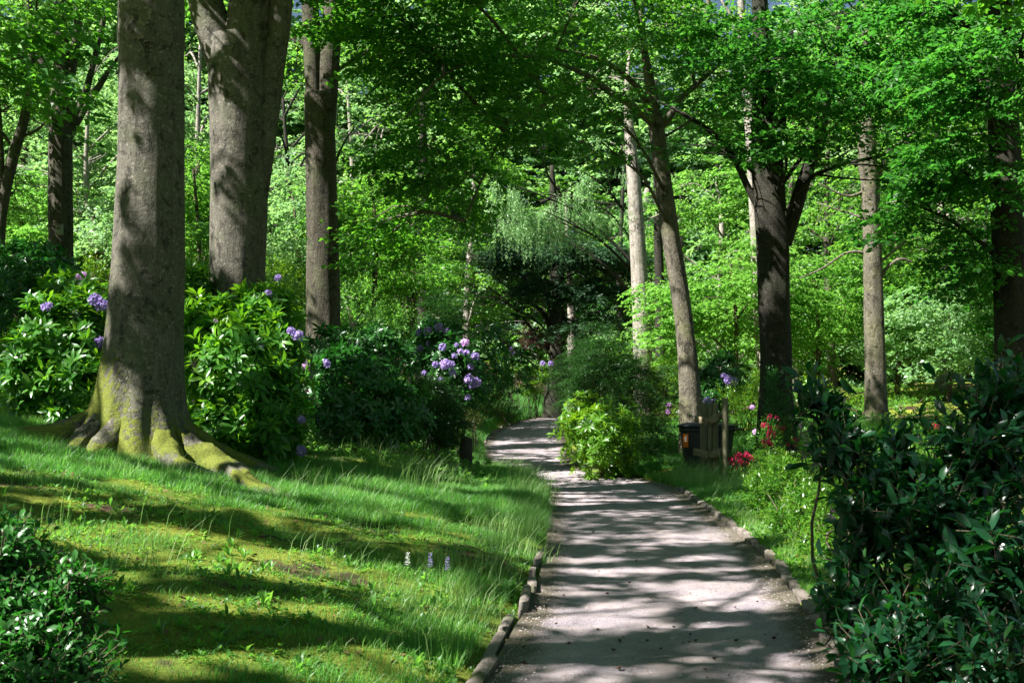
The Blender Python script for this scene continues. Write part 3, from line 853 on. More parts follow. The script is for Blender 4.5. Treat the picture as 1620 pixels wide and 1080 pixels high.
# dark spreading conifer over the bend
tree('cedar_tree', 'dark cedar with long level boughs where the path bends', 46,
     [(878, 632), (881, 590), (883, 540), (882, 480), (880, 400)], [34, 27, 25, 24, 20], 'dark', 'conifer',
     [pb(760, 410, 44, 70, 18, 57), pb(830, 400, 45, 60, 20, 57), pb(900, 395, 45, 60, 20, 51), pb(960, 405, 46, 50, 18, 40), pb(720, 460, 43, 60, 22, 57), pb(790, 470, 44, 60, 22, 51), pb(860, 450, 45, 50, 20, 37),
      pb(930, 455, 45, 50, 20, 37), pb(990, 470, 46, 40, 25, 27), pb(740, 515, 44, 50, 18, 34), pb(810, 525, 45, 50, 16, 27), pb(940, 500, 45, 40, 16, 23), pb(850, 380, 47, 90, 16, 51)],
     kind='needle', leaflen=.22, per=300, spl=2.1, up=-.12, seg=22, flare=.6, r_limb=.05, sub=3, top=11,
     limbs_px=(([(884, 550), (900, 520), (925, 500), (960, 490)], [12, 9, 6, 4]), ([(878, 540), (862, 500), (840, 480), (800, 462)], [10, 8, 5, 3]), ([(880, 500), (850, 455), (800, 425), (740, 400)], [9, 7, 4, 3]), ([(890, 505), (940, 506, -.5), (1000, 506, -1)], [5, 4, 2])))
tree('larch_tree', 'pale green larch with hanging feathery sprays over the dark cedar', 40,
     [(1019, 640), (1014, 500), (1004, 330), (990, 150)], [14, 14, 12, 6], 'dark', 'larch',
     [pb(880, 338, 38, 55, 10, 34), pb(950, 332, 38, 45, 10, 26), pb(850, 240, 38, 50, 16, 20), pb(840, 300, 38, 55, 12, 20), pb(930, 275, 38, 55, 14, 20), pb(900, 220, 38, 50, 16, 16), pb(800, 350, 39, 35, 10, 14)], kind='hang', leaflen=.075, per=620, spl=1.9, sub=3, top=12, seg=12,
     limbs_px=(([(855, 320), (890, 310), (935, 318), (985, 325)], [6, 5, 4, 2]),))
tree('beech_tree', 'dark trunk above the purple rhododendron with a small conifer at its side', 42, [(671, 620), (671, 520), (672, 430), (670, 300)], [25, 23, 22, 19], 'dark', 'mid',
     [pb(640, 390, 42, 50, 35, 14), pb(700, 370, 42, 50, 35, 14), pb(670, 280, 42, 90, 50, 30)], cat='beech tree', top=13)

# ------------------------------------------------------------------ the wood behind: every trunk and crown its own tree
bgs = np.random.RandomState(42)
back = [  # px, base py, Y, trunk px, crown px radius, z0, z1, leaf, label
    (590, 560, 50, 12, 'far', 'slim trunk seen between the twin-stemmed beech and the purple rhododendron'),
    (432, 560, 55, 10, 'far', 'thin trunk showing just right of the forked beech'),
    (322, 600, 40, 14, 'far', 'reddish trunk glimpsed between the two big beeches'),
    (1489, 660, 38, 20, 'mid', 'brown trunk in the sunlit yellow thicket above the laurel'),
    (1440, 650, 46, 10, 'far', 'thin dark trunk left of the brown trunk above the laurel'),
    (1318, 640, 44, 14, 'bright', 'slanting trunk in the bright leaves between the forked trunk and the mottled trunk'),
    (1140, 640, 46, 12, 'bright', 'slim trunk in the lime green leaves right of the leaning maple'),
    (740, 630, 58, 12, 'mid', 'slim trunk in shade left of the cedar'),
    (560, 600, 44, 12, 'mid', 'tree of fresh green leaves right of the twin-stemmed beech'),
    (220, 600, 46, 14, 'far', 'tree filling the gap behind the nearest beech'),
    (30, 560, 42, 14, 'far', 'pale leafy tree behind the slender leaning trunk'),
    (1560, 640, 44, 14, 'teal', 'shaded leafy tree behind the right edge trunk'),
    (470, 600, 38, 12, 'far', 'pale sunlit tree behind the gap between the forked and twin-stemmed beeches'),
    (150, 600, 38, 12, 'far', 'tree of pale sunlit leaves right of the nest box trunk'),
    (1080, 600, 56, 12, 'far', 'distant tree showing behind the leaning maple'),
    (640, 600, 52, 14, 'mid', 'broad leafy tree standing left of the cedar, its crown in half shade'),
    (1260, 620, 54, 12, 'far', 'distant tree behind the dark forked trunk'),
    (1012, 600, 62, 14, 'teal', 'shadowy tree deep behind the cedar'),
    (884, 600, 66, 14, 'mid', 'tree closing the view above the bend of the path'),
]
for px, py, Y, w, lf, lab in back:
    c = at(px, py, Y)
    g = Hs(c[0], Y)
    hgt = bgs.uniform(9.5, 12.5)
    R = bgs.uniform(3.0, 4.2)
    bl = auto_blobs(c[0], Y, g + 2.2, g + hgt, R, 17, 17, bgs, (1.9, 1.0))
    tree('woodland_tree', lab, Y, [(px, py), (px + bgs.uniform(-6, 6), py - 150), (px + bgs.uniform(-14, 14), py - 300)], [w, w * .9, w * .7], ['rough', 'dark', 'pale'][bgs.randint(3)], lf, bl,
         leaflen=.135 + .0008 * Y, per=95, spl=1.5, top=g + hgt * .9, seg=12, group='trees of the wood behind', sub=2)

# understory trees, low and sunlit
low = [
    (1160, 470, 34, 150, 130, 'bright', 90, 'low maple with bright lime layered leaves, between the leaning maple and the dark forked trunk'),
    (1290, 480, 36, 100, 130, 'bright', 60, 'bright green understory tree right of the dark forked trunk'),
    (1500, 500, 34, 110, 110, 'far', 70, 'pale leafy undergrowth tree above the laurel'),
    (470, 400, 34, 60, 170, 'far', 60, 'tall pale hazel lit by the sun, right of the forked beech'),
    (590, 330, 33, 90, 120, 'mid', 75, 'leafy hazel with sunny upper sprays, right of the twin-stemmed beech'),
    (150, 380, 34, 70, 90, 'far', 50, 'pale feathery bush tree between the nest box trunk and the nearest beech'),
    (30, 330, 36, 90, 110, 'bright', 60, 'yellow green understory tree at the left edge'),
    (310, 330, 32, 40, 160, 'mid', 40, 'leafy young tree seen between the two big beeches'),
    (1420, 420, 36, 90, 130, 'mid', 60, 'green understory tree behind the mottled trunk'),
    (650, 420, 38, 90, 70, 'mid', 55, 'shaded hazel above the purple rhododendron'),
    (1590, 420, 33, 60, 160, 'teal', 50, 'dark understory tree behind the right edge trunk'),
]
for px, py, Y, rx, ry, lf, ns, lab in low:
    bl = []
    for i in range(7):
        a = i * 2.4 + bgs.rand()
        rr = math.sqrt((i + .3) / 7)
        bl.append(pb(px + rx * .75 * rr * math.cos(a), py + ry * .75 * rr * math.sin(a), Y + bgs.uniform(-1.5, 1.5), rx * .5, ry * .35, ns // 4 + 4, 1.3))
    tree('understory_tree', lab, Y, [(px, min(640, py + ry + 60)), (px + 5, py + ry * .4), (px - 4, py - ry * .4)], [9, 7, 4], 'stem', lf, bl,
         leaflen=.12, per=110, spl=1.35, seg=8, group='understory trees', low_=True, sub=3, r_limb=.035)

# unseen trees added beside and behind the camera, their crowns shading the glade
roof = [(-12.5, 8.5), (-13.5, 15), (-12.5, 21.5), (-11, 2.5), (-6, 4.0), (9, 13), (8, 5), (-1, -3), (5, -4), (-14, 28), (-18, 11), (-19, 20), (10, 21), (-8, -4)]
side_ = ['standing out of the photo to the left', 'standing out of the photo to the right', 'standing behind the photographer']
for k, (x, y) in enumerate(roof):
    r2 = np.random.RandomState(500 + k)
    g = Hs(x, y)
    hg = 13 + r2.rand() * 2
    bl = auto_blobs(x, y, g + 6.5, g + hg, 4.3, 13, 13, r2, (2.1, 1.0))
    px_, py_ = x / max(y, .5) * F + 810, 630
    root = empty('beech_tree', (x, y, g), 'unseen beech tree added to shade the glade, ' + side_[0 if x < -9.5 else (1 if x > 7 else 2)], 'beech tree', 'added beeches shading the glade')
    tm, cm = MB(), MB()
    pts = [(x, y, g - .1), (x + .1, y, g + 3), (x - .1, y + .1, g + 7), (x, y, g + hg * .9)]
    trunk_mesh(tm, pts, [.34, .28, .22, .06], 16, .5, (), k)
    CARVE[0] = 'fine'
    crown_on(tm, cm, bl, spline(pts, 30), .20, r2, per=100, spl=1.7, sub=1)
    CARVE[0] = None
    tm.build('trunk', BK['beech'], root, True, (x, y, g)).location = (0, 0, 0)
    if cm.n: cm.build('crown', LM['beech'], root, False, (x, y, g)).location = (0, 0, 0)

# far-off wood that reads as one mass
wm = MB()
r3 = np.random.RandomState(9)
n = 16000
X = r3.uniform(-42, 48, n); Yw = r3.uniform(66, 80, n)
Z = H(X, Yw, False) + 30 * r3.rand(n) ** .9 * (0.75 + .25 * snoise(np.stack([X, Yw], -1), 9, 3))
C = np.stack([X, Yw, Z], -1)
D = nrm(np.stack([r3.normal(0, 1, n), r3.normal(-1, .6, n), r3.normal(0, .2, n)], -1))
sprays(wm, C, D, 2.6, 60, .42, r3)
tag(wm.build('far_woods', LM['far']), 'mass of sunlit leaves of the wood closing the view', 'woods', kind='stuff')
#PART4
# ------------------------------------------------------------------ shrubs
ns_ = [0]
def dome_points(c, R, n, rs, lump=.22, inner=.35):
    q = nrm(rs.normal(0, 1, (n, 3)))
    q[:, 2] = np.where(q[:, 2] < -.85, -q[:, 2], q[:, 2])
    k = 1 + lump * snoise(q * 2.2 + c, 1.5, ns_[0] % 7)
    depth = 1 - inner * rs.rand(n) ** 2.2
    return c + q * R * (k * depth)[:, None], q

def whorls(mb, C, A, L, wr, rs, nl=8, open_=1.15, hi=True):
    """Rosettes of long leaves around shoot tips: C tips, A axes."""
    n = len(C)
    A = nrm(A)
    ref = nrm(rs.normal(0, 1, (n, 3)))
    U = nrm(np.cross(A, ref)); V = np.cross(A, U)
    ph = np.arange(nl)[None] * (2 * math.pi / nl * 1.0) + rs.rand(n, 1) * 6 + rs.normal(0, .18, (n, nl))
    el = open_ + rs.normal(0, .22, (n, nl)) + (np.arange(nl)[None] % 2) * -.25
    rad = U[:, None] * np.cos(ph)[..., None] + V[:, None] * np.sin(ph)[..., None]
    D = A[:, None] * np.cos(el)[..., None] + rad * np.sin(el)[..., None]
    D[..., 2] -= .12
    Nn = A[:, None] * np.sin(el)[..., None] - rad * np.cos(el)[..., None] + rs.normal(0, .12, (n, nl, 3))
    P = C[:, None] + D * .008 - A[:, None] * (rs.rand(n, nl) * L * .25)[..., None]
    sz_ = (L * rs.uniform(.7, 1.15, (n, nl))).ravel()
    rn = np.clip(np.repeat(rs.rand(n), nl) * .65 + rs.rand(n * nl) * .35, 0, 1)
    leaf_quads(mb, P.reshape(-1, 3), D.reshape(-1, 3), Nn.reshape(-1, 3), sz_, sz_ * wr, rn, fold=.16, hi=hi)

def shoots(mb, C, A, slen, L, wr, rs, nl=10, hi=True, stem=None, droop=.25):
    """Leafy shoots: leaves alternate along a curved stem that starts at C and points along A."""
    n = len(C)
    A = nrm(A)
    ref = nrm(rs.normal(0, 1, (n, 3)))
    U = nrm(np.cross(A, ref)); V = np.cross(A, U)
    t = (np.arange(nl)[None] + rs.rand(n, nl) * .5) / nl
    sl_ = slen * rs.uniform(.6, 1.2, (n, 1))
    P = C[:, None] + A[:, None] * (t * sl_)[..., None]
    P[..., 2] -= droop * (t * sl_) ** 2
    ph = np.arange(nl)[None] * 2.5 + rs.rand(n, 1) * 6
    rad = U[:, None] * np.cos(ph)[..., None] + V[:, None] * np.sin(ph)[..., None]
    el = 1.05 - .5 * t + rs.normal(0, .15, (n, nl))
    D = A[:, None] * np.cos(el)[..., None] + rad * np.sin(el)[..., None]
    D[..., 2] -= .15
    Nn = np.array([0, 0, .8]) + A[:, None] * np.sin(el)[..., None] - rad * np.cos(el)[..., None] + rs.normal(0, .2, (n, nl, 3))
    sz_ = (L * rs.uniform(.45, 1.25, (n, nl)) * (1 - .35 * t)).ravel()
    rn = np.clip(np.repeat(rs.rand(n), nl) * .5 + t.ravel() ** 2 * .3 + rs.rand(n * nl) * .2, 0, 1)
    leaf_quads(mb, P.reshape(-1, 3), D.reshape(-1, 3), Nn.reshape(-1, 3), sz_, sz_ * wr, rn, fold=.14, hi=hi)
    if stem is not None:
        for i in range(n):
            tt = np.linspace(0, 1, 5)[:, None]
            Q = C[i] + A[i] * tt * sl_[i]
            Q[:, 2:] -= droop * (tt * sl_[i]) ** 2
            tube(stem, Q, np.linspace(.0045, .0015, 5), 4, moss=0)

def flower_mesh(kind, r, name='flower_head'):
    """A truss: a dome of small open florets of five petals each."""
    rs = np.random.RandomState(int(r * 1000) + len(kind))
    mb = MB()
    nf = 13 if r > .045 else 5
    for i in range(nf):
        z = 1 - (i + .5) / nf * .95
        a = i * 2.4
        q = np.array([math.sqrt(max(0, 1 - z * z)) * math.cos(a), math.sqrt(max(0, 1 - z * z)) * math.sin(a), z])
        c = q * r * .78 * rs.uniform(.75, 1.15)
        U = nrm(np.cross(q, [.3, .5, .81])); V = np.cross(q, U)
        k = np.arange(5) * 2 * math.pi / 5 + rs.rand()
        D = (U[None] * np.cos(k)[:, None] + V[None] * np.sin(k)[:, None]) * .85 + q[None] * .5
        Nn = q[None] * .8 - D * .3 + rs.normal(0, .1, (5, 3))
        leaf_quads(mb, np.repeat(c[None], 5, 0), D, Nn, r * .58 * rs.uniform(.8, 1.2, 5), r * .36, rs.rand(5), fold=-.12, hi=True)
    o = mb.build(name, PET[kind])
    me = o.data
    bpy.data.objects.remove(o)
    return me
FM = {}
def flower(kind, p, r, parent, tilt):
    key = (kind, round(r, 3))
    if key not in FM: FM[key] = flower_mesh(kind, r)
    o = bpy.data.objects.new('flower_head', FM[key])
    COL.objects.link(o)
    o.parent = parent
    o.location = np.asarray(p) - np.array(parent.location)
    o.rotation_euler = Vector(tilt).to_track_quat('Z', 'Y').to_euler()
    return o

def shrub(name, label, blobs, mat, style='whorl', L=.12, wr=.3, n=300, flowers=(), cat='shrub', group=None, lump=.22, inner=.4, nl=8, slen=.35, hi=True, ryk=.8, stems=5, frad=.092):
    ns_[0] += 1
    rs = np.random.RandomState(900 + ns_[0])
    cs = [(at(a, b, Y), np.array([rx / F * Y, max(.3, rx / F * Y * ryk), ry / F * Y])) for a, b, Y, rx, ry in blobs]
    x0 = np.mean([c[0] for c, _ in cs]); y0 = np.mean([c[1] for c, _ in cs])
    base = np.array([x0, y0, Hs(x0, y0)])
    root = empty(name, base, label, cat, group)
    vol = np.array([R[0] * R[2] + R[0] * R[1] for _, R in cs]); vol = vol / vol.sum()
    lm, stm = MB(), MB()
    for (c, R), w in zip(cs, vol):
        k = max(6, int(n * w))
        P, q = dome_points(c, R, k, rs, lump, inner)
        g = H(P[:, 0], P[:, 1], False)
        ok = P[:, 2] > g + .04
        P, q = P[ok], q[ok]
        A = q * [1, 1, .6] + [0, 0, .55] + rs.normal(0, .3, P.shape)
        if style == 'whorl':
            whorls(lm, P, A, L, wr, rs, nl, hi=hi)
            P2, q2 = dome_points(c, R * .9, k // 2, rs, lump, .5)
            ok = P2[:, 2] > H(P2[:, 0], P2[:, 1], False) + .04
            whorls(lm, P2[ok], q2[ok] + [0, 0, .3], L, wr, rs, nl, open_=1.4, hi=False)
        elif style == 'shoot':
            A2 = nrm(A)
            shoots(lm, P - A2 * slen * .8, A2, slen, L, wr, rs, nl, hi, stem=stm if hi else None)
        elif style == 'needle':
            D = nrm(q * [1, 1, .35] + rs.normal(0, .2, q.shape))
            sprays(lm, P, D, slen, nl, L, rs, 'needle', tilt=.35)
        for j in range(stems):
            e = c + R * rs.uniform(-.55, .55, 3)
            s = base + [rs.uniform(-.25, .25), rs.uniform(-.25, .25), -.03]
            s[:2] += (c - base)[:2] * .35
            s[2] = Hs(s[0], s[1]) - .03
            limb(stm, s, c + (e - c) * .6, .014, .006, rs, .12, 5, 8)
    lm.build('foliage', LM[mat], root, False, base).location = (0, 0, 0)
    if stm.n: stm.build('stems', BK['stem'], root, True, base).location = (0, 0, 0)
    fls = list(flowers)
    if name == 'azalea':      # azaleas carry many small blooms
        fls = [(a + rs.normal(0, 5), b + rs.normal(0, 3.5), k_[0], .048) for a, b, *k_ in flowers for _ in range(4)]
    for fl in fls:
        px, py, kind = fl[:3]
        r = (fl[3] * .85 if len(fl) > 3 else frad) * (1 if name == 'azalea' else rs.choice([.8, .9, 1.0, 1.1]))
        # stand the truss on the outer leaves where that pixel meets the shrub
        best = None
        for (c, R) in cs:
            X, Z = (px - 810) / F, (HOR - py) / F
            u = ((X * c[1] - c[0]) / R[0]) ** 2 + ((1.6 + Z * c[1] - c[2]) / R[2]) ** 2
            if best is None or u < best[0]: best = (u, c, R)
        u, c, R = best
        Yf = c[1] - R[1] * math.sqrt(max(0, 1 - min(1, u))) * 1.15 - r * .6 - .10
        p = at(px, py, Yf)
        flower(kind, p, r, root, nrm((p - c) / R + [0, 0, .5]))
    return root

RH = 'rhododendron'
shrub(RH, 'rhododendron with five mauve flower heads left of the big mossy beech', [(95, 560, 16.5, 80, 85), (60, 600, 16, 60, 70), (140, 520, 17, 55, 70), (120, 620, 16, 60, 60), (110, 470, 18, 45, 35)], 'rhodo', L=.20, wr=.27, n=620,
      flowers=[(75, 487, 'mauve'), (104, 482, 'mauve'), (118, 498, 'mauve'), (151, 476, 'mauve'), (162, 484, 'mauve'), (157, 543, 'mauve'), (130, 440, 'pink', .1)], cat=RH)
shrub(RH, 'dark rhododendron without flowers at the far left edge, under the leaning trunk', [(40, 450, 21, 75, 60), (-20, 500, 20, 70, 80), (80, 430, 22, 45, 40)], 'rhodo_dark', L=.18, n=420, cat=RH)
shrub(RH, 'tall rhododendron with pink and mauve flowers right of the big mossy beech', [(385, 600, 15.6, 85, 105), (440, 570, 15.8, 45, 60), (330, 545, 16, 50, 75), (410, 505, 16.3, 60, 42), (430, 670, 15.3, 50, 75), (360, 680, 15.3, 50, 45), (300, 480, 17, 35, 50)], 'rhodo', L=.20, wr=.27, n=950,
      flowers=[(308, 576, 'pink', .1), (413, 526, 'pink', .075), (470, 532, 'mauve'), (460, 524, 'mauve', .07), (484, 580, 'pink', .095), (490, 594, 'mauve', .08), (515, 575, 'mauve', .08), (476, 664, 'mauve', .085), (475, 712, 'mauve', .08), (341, 509, 'pink', .04), (425, 465, 'mauve', .07), (453, 615, 'mauve', .06), (414, 549, 'mauve', .05)], cat=RH, lump=.28)
shrub(RH, 'low dark green rhododendron between the tall flowering one and the purple one', [(560, 625, 19, 75, 75), (625, 650, 19.5, 55, 50), (540, 675, 18.6, 60, 35), (600, 680, 18.8, 50, 30), (520, 560, 20.5, 40, 40), (590, 560, 21, 60, 40)], 'rhodo_dark', L=.18, n=620, cat=RH)
shrub(RH, 'rhododendron covered in purple flower heads, left of the path', [(700, 580, 24, 52, 58), (705, 630, 24, 50, 50), (725, 600, 24, 30, 45), (670, 560, 24.5, 30, 35), (738, 585, 24, 24, 42), (690, 530, 24.5, 36, 24)], 'rhodo_dark', L=.15, n=560, cat=RH,
      flowers=[(700, 550, 'mauve', .09), (716, 590, 'mauve', .08), (672, 590, 'mauve', .08), (728, 556, 'violet', .09), (698, 600, 'mauve', .07), (663, 526, 'mauve', .1), (678, 525, 'violet', .11), (694, 518, 'mauve', .1), (706, 524, 'mauve', .1), (679, 543, 'mauve'), (691, 545, 'violet', .08), (735, 543, 'pink', .1), (738, 559, 'violet', .11), (751, 565, 'mauve', .11), (745, 580, 'mauve', .1),
               (705, 576, 'violet', .12), (714, 577, 'violet', .11), (689, 577, 'mauve', .1), (742, 599, 'violet', .12), (753, 604, 'violet', .12), (747, 610, 'mauve', .1), (656, 556, 'mauve', .08), (665, 551, 'mauve', .08), (722, 546, 'mauve', .07), (740, 628, 'violet', .07), (719, 563, 'mauve', .07)])
shrub('yew_bush', 'small feathery yellow green yew left of the path, below the purple rhododendron', [(672, 650, 20.5, 42, 55), (702, 665, 21, 32, 40)], 'yew', 'needle', L=.07, n=330, nl=90, slen=.38, cat='yew')
shrub('azalea', 'low olive and bronze azalea beside the dark wooden post', [(728, 672, 25.5, 36, 28), (748, 655, 30, 26, 26)], 'bronze', 'shoot', L=.06, wr=.45, n=420, nl=9, slen=.25, hi=False, cat='azalea')
shrub('azalea', 'low bronze shrub near the small stake on the far left verge', [(792, 640, 39, 32, 24)], 'bronze', 'shoot', L=.07, wr=.45, n=260, nl=9, slen=.3, hi=False, cat='azalea')
shrub('box_bush', 'small rounded box bush at the far left edge of the path', [(806, 654, 40, 24, 14)], 'box', 'shoot', L=.06, wr=.5, n=200, nl=9, slen=.2, hi=False, cat='box bush')
shrub('conifer', 'young dark conifer rising behind the purple rhododendron', [(697, 500, 30, 22, 40), (700, 540, 30, 38, 30)], 'yew', 'needle', L=.09, n=260, nl=90, slen=.6, cat='conifer')
shrub('hazel_bush', 'mid green bush in the shade behind the low rhododendron', [(570, 500, 29, 70, 50), (500, 520, 30, 40, 50), (630, 520, 29, 40, 45)], 'mid', 'shoot', L=.10, wr=.5, n=620, nl=10, slen=.4, hi=False, cat='bush')
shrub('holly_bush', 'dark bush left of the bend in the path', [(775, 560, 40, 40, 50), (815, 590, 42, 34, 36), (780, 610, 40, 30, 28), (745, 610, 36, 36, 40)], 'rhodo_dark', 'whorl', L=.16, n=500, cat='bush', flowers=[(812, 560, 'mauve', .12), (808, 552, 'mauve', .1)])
shrub('hazel_bush', 'sunny pale green bush beneath the cedar at the bend', [(855, 590, 44, 28, 26), (840, 612, 43, 20, 14), (800, 585, 46, 30, 30)], 'lime', 'shoot', L=.12, wr=.5, n=420, nl=10, slen=.5, hi=False, cat='bush', flowers=[(871, 575, 'mauve', .14), (859, 575, 'mauve', .12)])
shrub('copper_bush', 'dark red copper leaved bush under the cedar boughs', [(845, 530, 46.5, 26, 22), (868, 545, 47, 16, 12)], 'redleaf', 'shoot', L=.12, wr=.5, n=260, nl=9, slen=.5, hi=False, cat='bush')
shrub(RH, 'bright sunlit rhododendron right of the path, in front of the yew mound', [(945, 695, 23, 48, 50), (925, 670, 23.5, 35, 40), (965, 715, 22.6, 40, 35), (985, 690, 23.5, 30, 40)], 'lime', L=.17, wr=.28, n=400, cat=RH, lump=.5)
shrub('yew_bush', 'wide dark yew mound right of the path, behind the sunlit rhododendron', [(960, 610, 26.5, 75, 50), (1015, 640, 26, 48, 60), (930, 590, 28, 45, 35), (1000, 690, 25, 45, 40), (945, 562, 27.5, 30, 34), (985, 572, 27.2, 20, 26), (915, 600, 27.5, 22, 34)], 'yew', 'needle', L=.085, n=1100, nl=90, slen=.75, cat='yew', lump=.45)
shrub('broom_bush', 'yellow green bush at the foot of the pale sunlit trunk', [(985, 568, 34, 45, 18), (1060, 590, 34, 45, 28), (1060, 630, 31, 38, 40)], 'lime', 'shoot', L=.08, wr=.5, n=640, nl=9, slen=.35, hi=False, cat='bush', flowers=[(1058, 641, 'pink', .09), (1057, 651, 'pink', .09), (1074, 652, 'white', .08)])
shrub(RH, 'rhododendron with a few lilac flowers behind the timber screen', [(1135, 610, 29, 42, 45), (1120, 650, 28, 30, 30)], 'rhodo_dark', L=.16, n=420, cat=RH, flowers=[(1152, 601, 'mauve', .13), (1160, 604, 'mauve', .12), (1145, 594, 'mauve', .1), (1120, 635, 'mauve', .11), (1129, 633, 'mauve', .1), (1108, 640, 'mauve', .09)])
shrub('pieris_bush', 'yellow green bush in full sun right of the timber screen', [(1180, 650, 27.5, 40, 45), (1160, 625, 28.5, 40, 25), (1200, 610, 30, 30, 30)], 'lime', 'shoot', L=.08, wr=.4, n=620, nl=10, slen=.35, hi=False, cat='bush', flowers=[(1190, 644, 'pink', .08), (1195, 683, 'pink', .08), (1184, 697, 'white', .06)])
shrub('box_bush', 'fine grey green bush clinging to the foot of the dark forked trunk', [(1228, 640, 22.3, 26, 30), (1222, 600, 22.5, 16, 20)], 'box', 'shoot', L=.045, wr=.5, n=300, nl=12, slen=.2, hi=False, cat='bush')
shrub('azalea', 'low azalea with crimson flowers at the foot of the timber screen', [(1172, 728, 21.5, 36, 18)], 'box', 'shoot', L=.06, wr=.4, n=170, nl=9, slen=.22, hi=False, cat='azalea', group=None,
      flowers=[(1150, 718, 'red', .06), (1158, 726, 'red', .07), (1168, 730, 'red', .07), (1178, 728, 'red', .07), (1186, 731, 'red', .06), (1168, 722, 'red', .05), (1182, 718, 'red', .05), (1152, 732, 'red', .06), (1191, 724, 'red', .05)])
shrub('azalea', 'taller azalea with crimson flowers against the dark forked trunk', [(1215, 690, 21, 30, 36), (1250, 680, 21.5, 28, 25)], 'rhodo', 'shoot', L=.06, wr=.4, n=240, nl=9, slen=.25, hi=False, cat='azalea',
      flowers=[(1209, 672, 'red', .06), (1218, 682, 'red', .08), (1222, 690, 'red', .07), (1209, 700, 'red', .07), (1226, 664, 'red', .05), (1238, 678, 'red', .06), (1216, 700, 'red', .06), (1222, 676, 'red', .06), (1252, 700, 'red', .05)])
shrub('azalea', 'pink azalea glimpsed through the top of the laurel', [(1485, 672, 19, 40, 20)], 'mid', 'shoot', L=.06, wr=.4, n=170, nl=9, slen=.25, hi=False, cat='azalea', flowers=[(1478, 672, 'red', .07), (1490, 678, 'red', .06), (1492, 688, 'pink', .06), (1520, 682, 'red', .06)])
shrub('pieris_bush', 'pieris with yellow and bronze new leaves over the kerb right of the path', [(1240, 765, 14.5, 55, 50), (1290, 740, 15, 60, 45), (1280, 800, 13.5, 55, 45), (1340, 790, 13, 60, 50), (1225, 730, 15.5, 35, 25), (1200, 775, 14.6, 34, 32), (1232, 822, 12.9, 34, 30), (1275, 868, 11.3, 36, 34), (1325, 780, 12, 45, 50), (1312, 850, 10.6, 38, 42), (1335, 905, 9.4, 34, 36)], 'pieris', 'shoot', L=.075, wr=.34, n=1500, nl=12, slen=.24, hi=False, cat='pieris', stems=1)
shrub('pieris_bush', 'mid green leafy bush behind the laurel, in patchy sun', [(1400, 720, 15, 90, 50), (1500, 740, 14, 90, 60), (1580, 700, 14, 60, 50), (1330, 860, 10.5, 40, 40)], 'pieris', 'shoot', L=.08, wr=.36, n=760, nl=12, slen=.28, hi=False, cat='bush')
shrub('fresh_bush', 'low yellow flowering scrub in the sunny clearing behind the mottled trunk', [(1350, 640, 33, 60, 24), (1450, 630, 35, 60, 34), (1540, 600, 35, 60, 70), (1290, 620, 32, 40, 30)], 'lime', 'shoot', L=.09, wr=.5, n=900, nl=10, slen=.4, hi=False, cat='bush')
shrub('fresh_bush', 'pale bushes in sun between the nearest beech and the flowering rhododendron', [(150, 440, 27, 45, 40), (300, 440, 25, 35, 50), (445, 450, 30, 50, 50)], 'lime', 'shoot', L=.08, wr=.5, n=560, nl=10, slen=.35, hi=False, cat='bush', flowers=[(418, 458, 'mauve', .12), (440, 440, 'mauve', .12)])
# near dark laurel and its low neighbour, and the bush in the bottom left corner
shrub('laurel', 'large dark glossy cherry laurel filling the right foreground', [(1560, 690, 7.0, 110, 110), (1420, 740, 7.4, 95, 75), (1330, 690, 7.6, 50, 40), (1500, 820, 6.8, 120, 100), (1600, 900, 6.4, 120, 120), (1600, 620, 7.4, 70, 70), (1300, 620, 7.8, 40, 30), (1375, 800, 7.2, 60, 60), (1355, 885, 7.0, 48, 48)], 'laurel', 'shoot', L=.165, wr=.36, n=540, nl=10, slen=.55, cat='laurel', lump=.35, stems=3)
shrub('laurel', 'lower laurel spreading beneath the big one, at the kerb in the bottom right corner', [(1480, 990, 5.9, 120, 80), (1400, 1030, 5.6, 70, 60), (1590, 1040, 5.5, 90, 80), (1345, 940, 6.6, 45, 40)], 'laurel', 'shoot', L=.14, wr=.33, n=330, nl=10, slen=.45, cat='laurel', lump=.35, stems=2)
shrub('small_shrub', 'dark leafy bush in the bottom left corner of the lawn', [(10, 960, 4.7, 85, 120), (80, 1010, 4.6, 70, 90), (-50, 900, 4.8, 110, 110), (128, 930, 4.7, 26, 50), (30, 1080, 4.4, 150, 90), (20, 860, 4.8, 45, 50)], 'box', 'shoot', L=.066, wr=.42, n=1000, nl=10, slen=.20, cat='bush', lump=.3, stems=5)

# ------------------------------------------------------------------ grass and weeds
def grass(mb, X, Y, h, w, rs, lean=.35, z=None, clump=None, wind=(.1, 0)):
    n = len(X)
    Z = H(X, Y) if z is None else z
    a = rs.rand(n) * 6.283
    h = np.broadcast_to(h, (n,)) * rs.uniform(.55, 1.2, n)
    d = np.stack([np.cos(a), np.sin(a), 0 * a], -1)
    ln = lean * rs.uniform(.2, 1.6, n) * h
    s = np.stack([-np.sin(a + .6), np.cos(a + .6), 0 * a], -1) * (np.broadcast_to(w, (n,)) * .5)[:, None]
    p0 = np.stack([X, Y, Z - .01], -1)
    wv = np.array([wind[0], wind[1], 0.]) * h[:, None]
    p1 = p0 + d * (ln * .3)[:, None] + [0, 0, 1] * (h * .55)[:, None] + wv * .3
    p2 = p0 + d * ln[:, None] + [0, 0, 1] * (h * .95)[:, None] + wv
    v = np.stack([p0 - s, p0 + s, p1 + s * .8, p1 - s * .8, p2], 1)
    base = np.arange(n)[:, None] * 5
    f = np.concatenate([base + np.array([0, 1, 2, 3]), base + np.array([3, 2, 4, 4])])
    r = rs.rand(n) * .6 + (0 if clump is None else clump) * .4
    mb.add(v.reshape(-1, 3), f, rnd=np.repeat(np.clip(r, 0, 1), 5))

